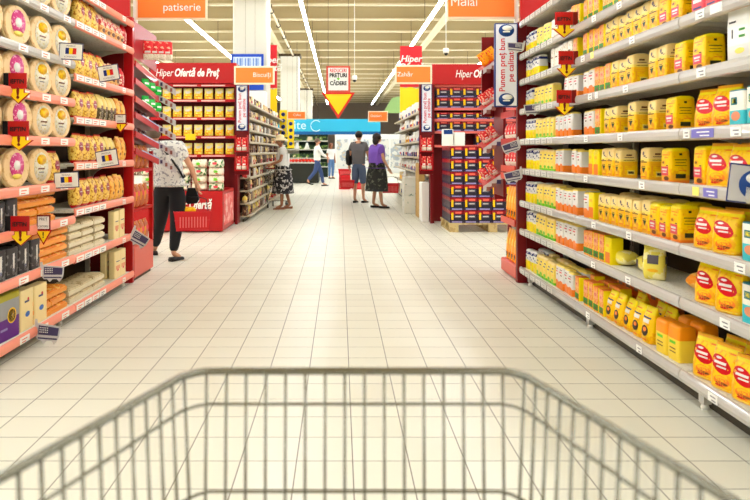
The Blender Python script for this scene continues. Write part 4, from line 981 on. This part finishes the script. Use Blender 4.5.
for k, px in enumerate((297, 307, 318)):
    b = MB(); b.lathe([(.12, 0), (.05, .25), (.02, .3)], WHITE, (X(px, 31), 31, Z(149, 31)), 12); b.tube([(X(px, 31), 31, Z(149, 31)+.3), (X(px, 31), 31, 6.3)], .01, DK, 5)
    tag(b.build('pendant_lamp'), f'white cone pendant lamp over the produce, {ORD[k]} from left', 'lamp', 'pendant lamps over the produce')
t = thing('upright_fridge', 'white wall of upright fridges at the far end of the aisle', 'fridge', (1.6, 40, 0))
FW = mat('fridge white', (232, 234, 232), .4)
b = MB(); b.box(-1.9, 2.2, 0, .8, 0, 2.3, FW, bev=.02); b.build('cabinet', t)
FP = m2('chilled goods', (222, 222, 216), (170, 180, 190), 2.6, .52, col3=(206, 190, 160))
for k in range(5):
    b = MB(); b.box(-1.8+k*.8, -1.1+k*.8, -.02, -.001, .3, 2.0, FP); b.build('glass_door', t)
t = thing('far_shelving', 'busy shelving run at the back of the store, left of the aisle', 'shelving unit', (-8, 36, 0))
b = MB(); b.box(-4, 4, 0, .6, 0, 2.2, m2('mixed goods', (170, 150, 124), (120, 90, 70), 4, .5, col3=(240, 230, 200))); b.build('stocked_shelves', t)['kind'] = 'stuff'
t = thing('far_shelving', 'busy shelving run at the back of the store, right of the aisle', 'shelving unit', (8, 36, 0))
b = MB(); b.box(-4, 4, 0, .6, 0, 2.2, MATS['mixed goods']); b.build('stocked_shelves', t)['kind'] = 'stuff'

# ------------------------------------------------------------------ baskets and trolleys
RP = mat('red basket plastic', (214, 26, 36), .35, coat=.2)
def basket(label, loc, rz=0., handle=True, s=1.):
    t = thing('shopping_basket', label, 'shopping basket', loc, rz, 'red shopping baskets'); t.scale = (s, s, s)
    b = MB(); w0, w1, d0, d1, h = .19, .22, .12, .15, .23
    def ring(z_, e=0): f = z_/h; w = w0+(w1-w0)*f+e; d = d0+(d1-d0)*f+e; return [(-w, -d, z_), (w, -d, z_), (w, d, z_), (-w, d, z_)]
    for e, fl in ((0, 0), (-.006, 1)):
        A = ring(0, e); B = ring(h, e)
        fs = [[0, 1, 5, 4], [1, 2, 6, 5], [2, 3, 7, 6], [3, 0, 4, 7], [3, 2, 1, 0]]
        b.add(A+B, [f[::-1] if fl else f for f in fs], RP)
    b.tube(ring(h), .009, RP, 6, True); b.tube(ring(h*.55, .002), .004, RP, 5, True); b.tube(ring(0.004), .008, RP, 6, True)
    b.build('basket_body', t)
    b = MB(); [b.box(-.15+q*.034, -.137+q*.034, -.142-.0, -.136, .04, .17, mat('rose slot', (240, 110, 110), .4)) for q in range(10)]; b.build('slotted_side', t)['kind'] = 'stuff'
    if handle:
        b = MB(); b.tube([(-.19, 0, h), (-.17, 0, h+.14), (-.08, 0, h+.17), (.08, 0, h+.17), (.17, 0, h+.14), (.19, 0, h)], .006, BLACK, 6); b.build('handle', t)
    return t
WIRE = mat('zinc wire', (122, 120, 108), .22, metal=.95)
def trolley(label, loc, rz, s, front_half, fl, fr, n_front, rim_z):
    """basket front at local Y=0 and running back along -Y"""
    t = thing('shopping_cart', label, 'shopping cart', loc, rz); t.scale = (s, s, s)
    D = .78; fh = front_half; TP = .05
    def sx_(sgn, y, z_): return sgn*(fh+(-y)*(fl if sgn < 0 else fr)-(rim_z-z_)*TP)
    zb = rim_z-.40
    def loop(z_, r=.019, zr=0.):
        y0 = -(rim_z-z_)*.05; a = y0-r*1.3
        p = [(sx_(-1, -D, z_), -D, z_+zr), (sx_(-1, a, z_), a, z_), (sx_(-1, y0, z_)+r*.35, y0-r*.4, z_), (sx_(-1, y0, z_)+r*1.1, y0, z_)]
        return p+[(sx_(1, y0, z_)-r*1.1, y0, z_), (sx_(1, y0, z_)-r*.35, y0-r*.4, z_), (sx_(1, a, z_), a, z_), (sx_(1, -D, z_), -D, z_+zr)]
    b = MB(); b.tube(loop(rim_z, zr=.005), .0050, WIRE, 10); b.build('rim', t)
    for dz in (.044, .16, .28, .40):
        b = MB(); b.tube(loop(rim_z-dz), .0023, WIRE, 8); b.build('basket_wire', t)
    for k in range(n_front):
        xx = (-(n_front-1)/2+k)*.0268
        b = MB(); b.tube([(xx, -.003, rim_z), (xx, -.022, zb)], .0022, WIRE, 6); b.build('basket_wire', t)
    for sgn in (-1, 1):
        for k in range(27):
            y = -.018-k*.0267
            b = MB(); b.tube([(sx_(sgn, y, rim_z), y, rim_z), (sx_(sgn, y-.0, zb), y-.012, zb)], .0022, WIRE, 6); b.build('basket_wire', t)
    b = MB()
    for k in range(14):
        y = -.03-k*.055; b.tube([(sx_(-1, y, zb), y, zb), (sx_(1, y, zb), y, zb)], .002, WIRE, 6)
    for k in range(9):
        xx = -.16+k*.04; b.tube([(xx, -.03, zb-.004), (xx*1.2, -D, zb-.004)], .002, WIRE, 6)
    b.build('basket_floor', t)
    b = MB(); e = sx_(1, -D, rim_z)-.01
    for sgn in (-1, 1):
        e = abs(sx_(sgn, -D, rim_z))
        b.tube([(sgn*e, -D, rim_z+.005), (sgn*(e-.03), -D+.02, .22), (sgn*(e-.04), -D+.1, .14), (sgn*(fh-.02), -.1, .14)], .011, WIRE, 8)
        b.tube([(sgn*(abs(sx_(sgn, -.3, zb))-.02), -.3, zb-.012), (sgn*(e-.035), -D+.05, .2)], .009, WIRE, 8)
    b.tube([(-(fh-.02), -.1, .14), (fh-.02, -.1, .14)], .009, WIRE, 8); b.build('chassis', t)
    b = MB(); b.tube([(sx_(-1, -D, rim_z), -D-.03, rim_z+.03), (sx_(1, -D, rim_z), -D-.03, rim_z+.03)], .014, RED, 10)
    for sgn in (-1, 1): b.tube([(sx_(sgn, -D, rim_z), -D, rim_z), (sx_(sgn, -D, rim_z), -D-.03, rim_z+.03)], .01, WIRE, 8)
    b.build('handle', t)
    for sgn in (-1, 1):
        for y in (-.14, -D+.1):
            xx = sgn*((fh-.03) if y > -.3 else abs(sx_(sgn, -D, rim_z))-.045)
            b = MB(); b.lathe([(.03, -.014), (.062, -.014), (.065, 0), (.062, .014), (.03, .014)], mat('grey black rubber', (40, 40, 40), .6), (xx, y, .065), 16, 'x'); b.box(xx-.02, xx+.02, y-.012, y+.012, .066, .135, GREYM); b.build('caster_wheel', t)
    return t
trolley('empty wire shopping cart in the foreground, pushed along the aisle', (.0198, .92, 0), 0, 1., .222, .353, .267, 16, 1.0)

# ------------------------------------------------------------------ people
def skinmesh(name, verts, edges, radii, m, parent, root=0, sub=2):
    me = bpy.data.meshes.new(name); me.from_pydata(verts, edges, []); o = bpy.data.objects.new(name, me); C.objects.link(o)
    sk = o.modifiers.new('s', 'SKIN'); sk.use_smooth_shade = True
    sv = me.skin_vertices[0].data
    for i, r in enumerate(radii):
        sv[i].radius = r if isinstance(r, tuple) else (r, r); sv[i].use_root = (i == root)
    ss = o.modifiers.new('u', 'SUBSURF'); ss.levels = sub; ss.render_levels = sub
    bpy.context.view_layer.update()
    nm = bpy.data.meshes.new_from_object(o.evaluated_get(bpy.context.evaluated_depsgraph_get()))
    bpy.data.objects.remove(o); bpy.data.meshes.remove(me)
    nm.materials.clear(); nm.materials.append(m)
    for p in nm.polygons: p.use_smooth = True; p.material_index = 0
    r = bpy.data.objects.new(name, nm); C.objects.link(r); r.parent = parent
    return r
def fingers(b, wrist, d, side, m, s=1., curl=.4):
    """palm and five fingers continuing from the wrist along d"""
    d = Vector(d).normalized(); sd = Vector(side).normalized(); n = d.cross(sd).normalized(); w = Vector(wrist)
    b.tube([w-d*.015, w+d*.03*s, w+d*.075*s], [.022*s, .032*s, .030*s], m, 8)
    for k, ln in enumerate((.062, .072, .068, .054)):
        r0 = w+d*.07*s+sd*((k-1.5)*.017*s)
        b.tube([r0-d*.012, r0+d*ln*.45*s, r0+d*ln*.8*s+n*ln*curl*.35*s, r0+d*ln*.9*s+n*ln*curl*s], [.0095*s, .009*s, .008*s, .006*s], m, 6)
    r0 = w+d*.02*s-sd*.025*s
    b.tube([r0, r0-sd*.022*s+d*.02*s, r0-sd*.028*s+d*.048*s+n*.012*s], [.012*s, .011*s, .008*s], m, 6)
def person(label, loc, rz, J, mats, s=1., skirt=None, sleeves='short', trousers='long', hair='short', top_flare=0., shoes=BLACK, extra=None, female=True, girth=1.):
    """J: local joint overrides; x right, y forward, z up, for a 1.65 m figure"""
    j = dict(pel=(0, 0, .93), wai=(0, .0, 1.06), che=(0, .0, 1.25), nek=(0, -.01, 1.40), hea=(0, .015, 1.46),
             shl=(-.155, 0, 1.345), ell=(-.20, -.02, 1.09), wrl=(-.20, .04, .86), shr=(.155, 0, 1.345), elr=(.20, -.02, 1.09), wrr=(.20, .04, .86),
             hil=(-.085, 0, .88), knl=(-.09, .02, .49), anl=(-.09, -.01, .09), tol=(-.10, .13, .03), hir=(.085, 0, .88), knr=(.09, .02, .49), anr=(.09, -.01, .09), tor=(.10, .13, .03))
    j.update(J); SK = mats['skin']
    t = thing('person', label, 'person', loc, rz, None); t.scale = (s, s, s)
    ks = list(j); V = [j[k] for k in ks]; ix = {k: i for i, k in enumerate(ks)}
    E = [('pel', 'wai'), ('wai', 'che'), ('che', 'nek'), ('nek', 'hea'), ('che', 'shl'), ('shl', 'ell'), ('ell', 'wrl'), ('che', 'shr'), ('shr', 'elr'), ('elr', 'wrr'),
         ('pel', 'hil'), ('hil', 'knl'), ('knl', 'anl'), ('anl', 'tol'), ('pel', 'hir'), ('hir', 'knr'), ('knr', 'anr'), ('anr', 'tor')]
    rad = dict(pel=(.115*girth, .085*girth), wai=(.10*girth, .075*girth), che=(.105*girth, .075*girth), nek=.05, hea=.05, shl=.045, ell=.037, wrl=.024, shr=.045, elr=.037, wrr=.024, hil=.07, knl=.052, anl=.033, tol=.028, hir=.07, knr=.052, anr=.033, tor=.028)
    body = skinmesh('body', V, [(ix[a], ix[b_]) for a, b_ in E], [rad[k] for k in ks], SK, t, ix['pel'])
    # head, face, hands joined into the body mesh
    b = MB(); hx, hy, hz = j['hea']; hz += .095
    prof = []
    for i in range(13):
        a = PI*i/12; r = .079*math.sin(a)**.85 if 0 < i < 12 else .002; zz_ = -.112*math.cos(a)
        if zz_ < 0: r *= (1+zz_*2.2)
        prof.append((max(r, .002), zz_))
    b.lathe(prof, SK, (hx, hy, hz), 16, 'z', .93, 1.15)
    b.lathe([(.002, .03), (.011, .0), (.017, -.03), (.004, -.04)][::-1], SK, (hx, hy+.088, hz-.01), 8, 'z', .8, 1.2)   # nose
    for sg in (-1, 1):
        b.ball((hx+sg*.030, hy+.076, hz+.012), .0115, mat('eye white', (236, 232, 226), .3), 8); b.ball((hx+sg*.030, hy+.086, hz+.012), .0055, BLACK, 8)
        b.tube([(hx+sg*.018, hy+.088, hz+.034), (hx+sg*.045, hy+.078, hz+.032)], .004, mats['hair'], 5)
        b.ball((hx+sg*.074, hy-.002, hz-.004), .026, SK, 8, .35, .7, 1.1)
    b.tube([(hx-.022, hy+.080, hz-.058), (hx, hy+.086, hz-.060), (hx+.022, hy+.080, hz-.058)], .0055, mat('lip', (176, 84, 76), .4), 6)
    for sd, w_, e_ in ((-1, 'wrl', 'ell'), (1, 'wrr', 'elr')):
        d = Vector(j[w_])-Vector(j[e_]); fingers(b, j[w_], d, Vector((0, 1, 0)) if abs(d.normalized().y) < .8 else Vector((sd, 0, 0)), SK)
    hd = b.build('headtmp')
    me = body.data; base = len(me.vertices)
    # merge
    vs = [v.co[:] for v in me.vertices]+[v.co[:] for v in hd.data.vertices]
    fs = [list(p.vertices) for p in me.polygons]+[[base+i for i in p.vertices] for p in hd.data.polygons]
    mi = [0]*len(me.polygons)+[p.material_index for p in hd.data.polygons]
    nm = bpy.data.meshes.new('body'); nm.from_pydata(vs, [], fs)
    for m in hd.data.materials: nm.materials.append(m)
    nm.polygons.foreach_set('material_index', mi); nm.polygons.foreach_set('use_smooth', [True]*len(fs)); nm.update()
    bpy.data.objects.remove(hd); body.data = nm
    # top
    TP = mats['top']; lerp = lambda a, b_, f: tuple(p+(q-p)*f for p, q in zip(j[a], j[b_]))
    sl = {'short': .62, 'long': 1.0}[sleeves]
    names_ = ['pel', 'wai', 'che', 'nk', 'shl', 'ml', 'shr', 'mr']; pts = [(j['pel'][0], j['pel'][1], j['pel'][2]-.03), j['wai'], j['che'], lerp('che', 'nek', .72), j['shl'], lerp('shl', 'ell', sl), j['shr'], lerp('shr', 'elr', sl)]
    rr = [(.165*girth+top_flare, .135*girth+top_flare*.6), (.148*girth+top_flare*.5, .12*girth+top_flare*.3), (.155*girth, .12*girth), (.068, .062), .078*girth, .062*girth, .078*girth, .062*girth]
    ed = [(0, 1), (1, 2), (2, 3), (2, 4), (4, 5), (2, 6), (6, 7)]
    if sleeves == 'long':
        pts += [lerp('ell', 'wrl', .93), lerp('elr', 'wrr', .93)]; rr += [.035, .035]; ed += [(5, 8), (7, 9)]
    skinmesh('top', pts, ed, rr, TP, t, 1)
    BT = mats['bottom']
    if skirt:
        b = MB(); zt = j['pel'][2]+.08; zb = skirt; n = 24; vs = []; fs = []
        for i in range(7):
            f = i/6; zz_ = zt+(zb-zt)*f; r = (.145+.035*min(1, f*2.5)+.05*f)*girth
            for k in range(n):
                a = 2*PI*k/n; rr_ = r*(1+.045*f*math.sin(6*a)); vs.append((j['pel'][0]*(1-f*.5)+rr_*math.cos(a), j['pel'][1]+rr_*.82*math.sin(a), zz_))
        for i in range(6):
            for k in range(n): fs.append([i*n+k, (i+1)*n+k, (i+1)*n+(k+1) % n, i*n+(k+1) % n])
        fs.append([k for k in range(n)][::-1])
        fs.append([6*n+k for k in range(n)])
        b.add(vs, fs, BT, True); b.build('skirt', t)
    else:
        f = {'long': .97, 'short': .12}[trousers]
        pts = [(j['pel'][0], j['pel'][1], j['pel'][2]+.06), j['pel'], j['hil'], j['knl'], lerp('knl', 'anl', f), j['hir'], j['knr'], lerp('knr', 'anr', f)]
        rr = [(.135*girth, .108*girth), (.148*girth, .118*girth), .105*girth, .073*girth, .055 if f > .5 else .07, .105*girth, .073*girth, .055 if f > .5 else .07]
        skinmesh('trousers', pts, [(0, 1), (1, 2), (2, 3), (3, 4), (1, 5), (5, 6), (6, 7)], rr, BT, t, 1)
    for a_, t_ in (('anl', 'tol'), ('anr', 'tor')):
        A, T = Vector(j[a_]), Vector(j[t_]); d = (T-A); d.z = 0; L = d.length; d = d.normalized() if L > .01 else Vector((0, 1, 0)); q = Vector((-d.y, d.x, 0))
        o_ = Vector((A.x, A.y, min(A.z, T.z)-.03)) - d*.05; up = max(0, min(A.z, T.z)-.03)
        b = MB(); outl = [(0, .028), (.05, .036), (.14, .034), (.2, .042), (.24, .030), (.255, 0), (.24, -.030), (.2, -.042), (.14, -.034), (.05, -.036), (0, -.028)]
        vs = []
        lift = (Vector(T).z-.03)
        za = A.z-.085; zt_ = T.z-.03
        for z_, e in ((0, 1), (.022, 1), (.05, .78)):
            for u, v in outl: 
                p = A-d*.06+d*u*(1 if e == 1 else .94)+q*v*e; hh = z_*(1-.35*u/.25 if z_ > .03 else 1)
                vs.append((p.x, p.y, za+(zt_-za)*min(1, u/.2)+hh))
        N = len(outl); fs = [list(range(N)), list(range(2*N, 3*N))[::-1]]
        for l_ in range(2):
            for k in range(N): fs.append([l_*N+k, l_*N+(k+1) % N, (l_+1)*N+(k+1) % N, (l_+1)*N+k][::-1])
        b.add(vs, fs, shoes, True); b.build('shoe', t)
    if hair != 'none':
        b = MB(); HM = mats['hair']
        if hair == 'short': b.ball((hx, hy-.016, hz+.028), .092, HM, 16, .96, 1.08, 1.0)
        if hair == 'long':
            b.ball((hx, hy-.018, hz+.026), .097, HM, 16, 1.0, 1.06, 1.02); b.ball((hx, hy-.05, hz-.05), .085, HM, 14, 1.05, .75, 1.15)
        if hair == 'bun': b.ball((hx, hy-.016, hz+.026), .094, HM, 16, 1., 1.06, 1.0); b.ball((hx, hy-.10, hz+.05), .04, HM, 10)
        b.build('hair', t)
    if extra: extra(t, j, (hx, hy, hz))
    return t
SK1 = mat('warm skin', (206, 150, 118), .5); SK2 = mat('tan skin', (178, 120, 88), .5)
HB = mat('dark hair', (36, 26, 22), .5); HG = mat('grey brown hair', (110, 90, 74), .6)
BLW = mat('white floral blouse', (226, 222, 214), .7, col2=(160, 156, 158), scale=34, thr=.56)
BLKT = mat('black trousers cloth', (26, 24, 26), .8); WSH = mat('white shirt cloth', (234, 232, 228), .7)
def sandal(m): return m
# 1 shopper at left
def ex1(t, j, h):
    b = MB(); b.tube([(-.12, .09, 1.37), (-.02, .135, 1.25), (.10, .15, 1.08), (.17, .13, .98)], .012, BLACK, 6); b.tube([(-.12, -.06, 1.39), (.0, -.135, 1.25), (.12, -.15, 1.08), (.17, -.12, .98)], .014, BLACK, 6)
    b.tube([(-.12, .09, 1.37), (-.125, .02, 1.415), (-.12, -.06, 1.39)], .012, BLACK, 6); b.build('bag_strap', t)
person('shopper in white floral blouse and black trousers, holding a red basket, head hidden', (-2.03, 8.05, 0), .15,
       {'elr': (.25, .02, 1.10), 'wrr': (.31, .10, .89), 'ell': (-.24, .1, 1.12), 'wrl': (-.2, .32, 1.14), 'shl': (-.2, .03, 1.33), 'shr': (.12, 0, 1.34), 'che': (-.04, .01, 1.25), 'nek': (-.12, .05, 1.37), 'hea': (-.20, .11, 1.40),
        'anr': (.05, -.10, .09), 'tor': (.12, .02, .03), 'knr': (.09, .0, .49), 'knl': (-.13, .25, .5), 'anl': (-.22, .42, .09), 'tol': (-.25, .56, .03)},
       {'skin': SK1, 'hair': HG, 'top': BLW, 'bottom': BLKT}, 1.0, top_flare=.03, girth=1.28, shoes=mat('black sandal', (34, 26, 24), .5), hair='short', extra=ex1)
bk = basket('red basket with yellow shopping carried by the shopper in white blouse', (-1.78, 8.12, .355), .25, True, .98)
b = MB(); b.box(-.14, .05, -.06, .07, .05, .255, ylw2, .3, bev=.02); tag(b.build('yellow_grocery_pack', None, (-1.79, 8.12, .37)), 'yellow grocery pack lying inside the carried red basket', 'packet')
# black handbag at her hand
t = thing('handbag', 'black handbag hanging beside the red basket', 'bag', (-1.84, 8.40, .64)); b = MB()
b.prism([(-.09, .05), (-.05, 0), (.06, .01), (.09, .06), (.05, .2), (-.05, .2)], 'y', -.03, .03, BLACK); b.build('bag_body', t)
b = MB(); b.tube([(-.06, 0, .2), (-.04, 0, .3), (.04, 0, .3), (.06, 0, .2)], .008, BLACK, 6); b.build('handle', t)
# 2 hat lady, faces left
def hat(t, j, h):
    b = MB(); b.lathe([(.195, -.02), (.185, .0), (.098, .03), (.092, .085), (.06, .115), (.004, .12)], mat('straw hat', (236, 216, 172), .8), (h[0], h[1], h[2]+.035), 20); b.build('hat', t)
SKP = mat('black and white print', (34, 32, 36), .7, col2=(206, 200, 196), scale=13, thr=.53, col3=(34, 32, 36))
person('woman in straw hat, white top and patterned skirt facing the left shelves', (-1.28, 15.1, 0), PI/2+.15,
       {'elr': (.19, .06, 1.10), 'wrr': (.14, .28, 1.0), 'ell': (-.19, .06, 1.10), 'wrl': (-.14, .28, 1.0), 'hea': (0, .06, 1.44), 'nek': (0, .02, 1.385), 'anl': (-.09, .03, .09), 'anr': (.09, -.17, .09), 'knr': (.09, -.06, .49), 'tor': (.1, -.03, .03), 'tol': (-.1, .17, .03)},
       {'skin': SK2, 'hair': HG, 'top': WSH, 'bottom': SKP}, .99, skirt=.36, top_flare=.045, girth=1.3, shoes=mat('tan sandal', (150, 96, 66), .6), hair='short', extra=hat)
trolley('small wire shopping cart in front of the woman in straw hat', (-1.42, 16.0, 0), 0, .9, .2, .12, .12, 15, .98)
# 3 purple woman
PUR = mat('purple tee cloth', (124, 84, 184), .75); SKD = mat('dark patterned skirt', (42, 42, 38), .75, col2=(96, 96, 80), scale=16, thr=.58)
person('woman in purple top and long dark skirt facing the right shelves', (.84, 15.4, 0), -PI/2+.55,
       {'ell': (-.23, -.03, 1.09), 'wrl': (-.23, .03, .86), 'elr': (.22, .03, 1.09), 'wrr': (.22, .17, .88), 'anl': (-.11, -.02, .09), 'anr': (.11, .06, .09), 'tor': (.13, .19, .03)},
       {'skin': SK1, 'hair': HB, 'top': PUR, 'bottom': SKD}, 1.02, skirt=.38, top_flare=.03, girth=1.32, shoes=mat('black sandal', (34, 26, 24), .5), hair='long')
basket('red basket held by the woman in purple top', (1.16, 15.4, .35), -.2, True, .9)
# 4 man in grey
def ex4(t, j, h):
    b = MB(); b.lathe([(.03, 0), (.11, .04), (.13, .18), (.11, .34), (.03, .38)], BLACK, (-.25, .04, .86), 14, 'z', .6, 1.1); b.tube([(-.22, .08, 1.22), (-.13, .1, 1.39), (-.12, -.02, 1.41), (-.22, -.04, 1.22)], .012, BLACK, 6); b.build('shoulder_bag', t)
GRY = mat('charcoal tee cloth', (104, 100, 102), .8); SHB = mat('blue grey shorts cloth', (84, 98, 126), .8)
person('man in grey tee and blue shorts with black shoulder bag, back turned', (.47, 16.9, 0), -.35,
       {'ell': (-.22, -.02, 1.10), 'wrl': (-.25, .05, .88), 'elr': (.21, .06, 1.10), 'wrr': (.16, .26, 1.02), 'anl': (-.10, .0, .09), 'anr': (.10, .05, .09), 'tor': (.13, .18, .03)},
       {'skin': SK1, 'hair': HB, 'top': GRY, 'bottom': SHB}, 1.08, girth=1.12, trousers='short', shoes=mat('black sandal', (34, 26, 24), .5), hair='short', extra=ex4)
basket('red basket carried low by the man in grey tee', (.17, 16.95, .37), .05, True, .86)
# 5 walker
JN = mat('blue denim cloth', (58, 76, 120), .8)
person('person in white shirt and jeans striding across near the tomato counter', (-.83, 24.6, 0), -PI/2+.3,
       {'knl': (-.09, .16, .50), 'anl': (-.09, .24, .10), 'tol': (-.1, .38, .05), 'knr': (.09, -.10, .52), 'anr': (.09, -.36, .22), 'tor': (.1, -.30, .10), 'elr': (.2, .12, 1.12), 'wrr': (.15, .3, 1.02)},
       {'skin': SK1, 'hair': HG, 'top': WSH, 'bottom': JN}, 1.06, shoes=BLACK, hair='short', sleeves='long')
# 6 far shopper
person('distant shopper in white top and pale jeans by the fridges', (-.42, 33.0-1.2, 0), -2.6, {},
       {'skin': SK2, 'hair': mat('auburn hair', (120, 60, 34), .6), 'top': WSH, 'bottom': mat('pale denim', (96, 130, 176), .8)}, 1.0, hair='long')
person('distant shopper in blue top seen behind the man in grey', (.75, 31.5, 0), 2.7, {},
       {'skin': SK1, 'hair': mat('ginger hair', (214, 120, 40), .6), 'top': mat('sky blue cloth', (120, 160, 206), .8), 'bottom': JN}, 1.05, hair='short')
# stacked baskets
for k in range(6):
    basket(f'red basket in the floor stack beyond the man in grey, {ORD[k]} from the bottom', (.12+.0*k, 23.0, .0+k*.135), 0, False, 1.0) if 0 else None
t = thing('basket_stand', 'low red basket stand on the aisle floor beyond the man in grey', 'stand', (.16, 23, 0)); b = MB(); b.box(-.2, .2, -.14, .14, .0, .45, RP, bev=.02); b.build('stand_body', t)
basket('red basket resting on the low red stand beyond the man in grey', (.16, 23, .451), 0, False)
basket('red basket set on the floor beside the low red stand', (.62, 23, .0), .2, False)

# ------------------------------------------------------------------ camera, light
cam = bpy.data.cameras.new('camera'); co = bpy.data.objects.new('camera', cam); C.objects.link(co)
co.location = (0, 0, H); co.rotation_euler = (PI/2, 0, 0)
cam.sensor_width = 36; cam.lens = 36*F/750; cam.shift_x = (375-VX)/750; cam.shift_y = -(250-VY)/750
cam.clip_start = .05; cam.clip_end = 200
cam.dof.use_dof = True; cam.dof.focus_distance = 7; cam.dof.aperture_fstop = 5.
bpy.context.scene.camera = co
w = bpy.data.worlds.new('world'); bpy.context.scene.world = w; w.use_nodes = True
w.node_tree.nodes['Background'].inputs[0].default_value = (1, .98, .95, 1); w.node_tree.nodes['Background'].inputs[1].default_value = 1.0
vs_ = bpy.context.scene.view_settings; vs_.view_transform = 'Standard'; vs_.look = 'None'; vs_.gamma = 1; vs_.exposure = 0.40
dups = [k for k, v in LABELS.items() if v > 1]
print('DUP LABELS', len(dups), dups[:5]); print('THINGS', sum(LABELS.values()), 'OBJECTS', len(bpy.data.objects))
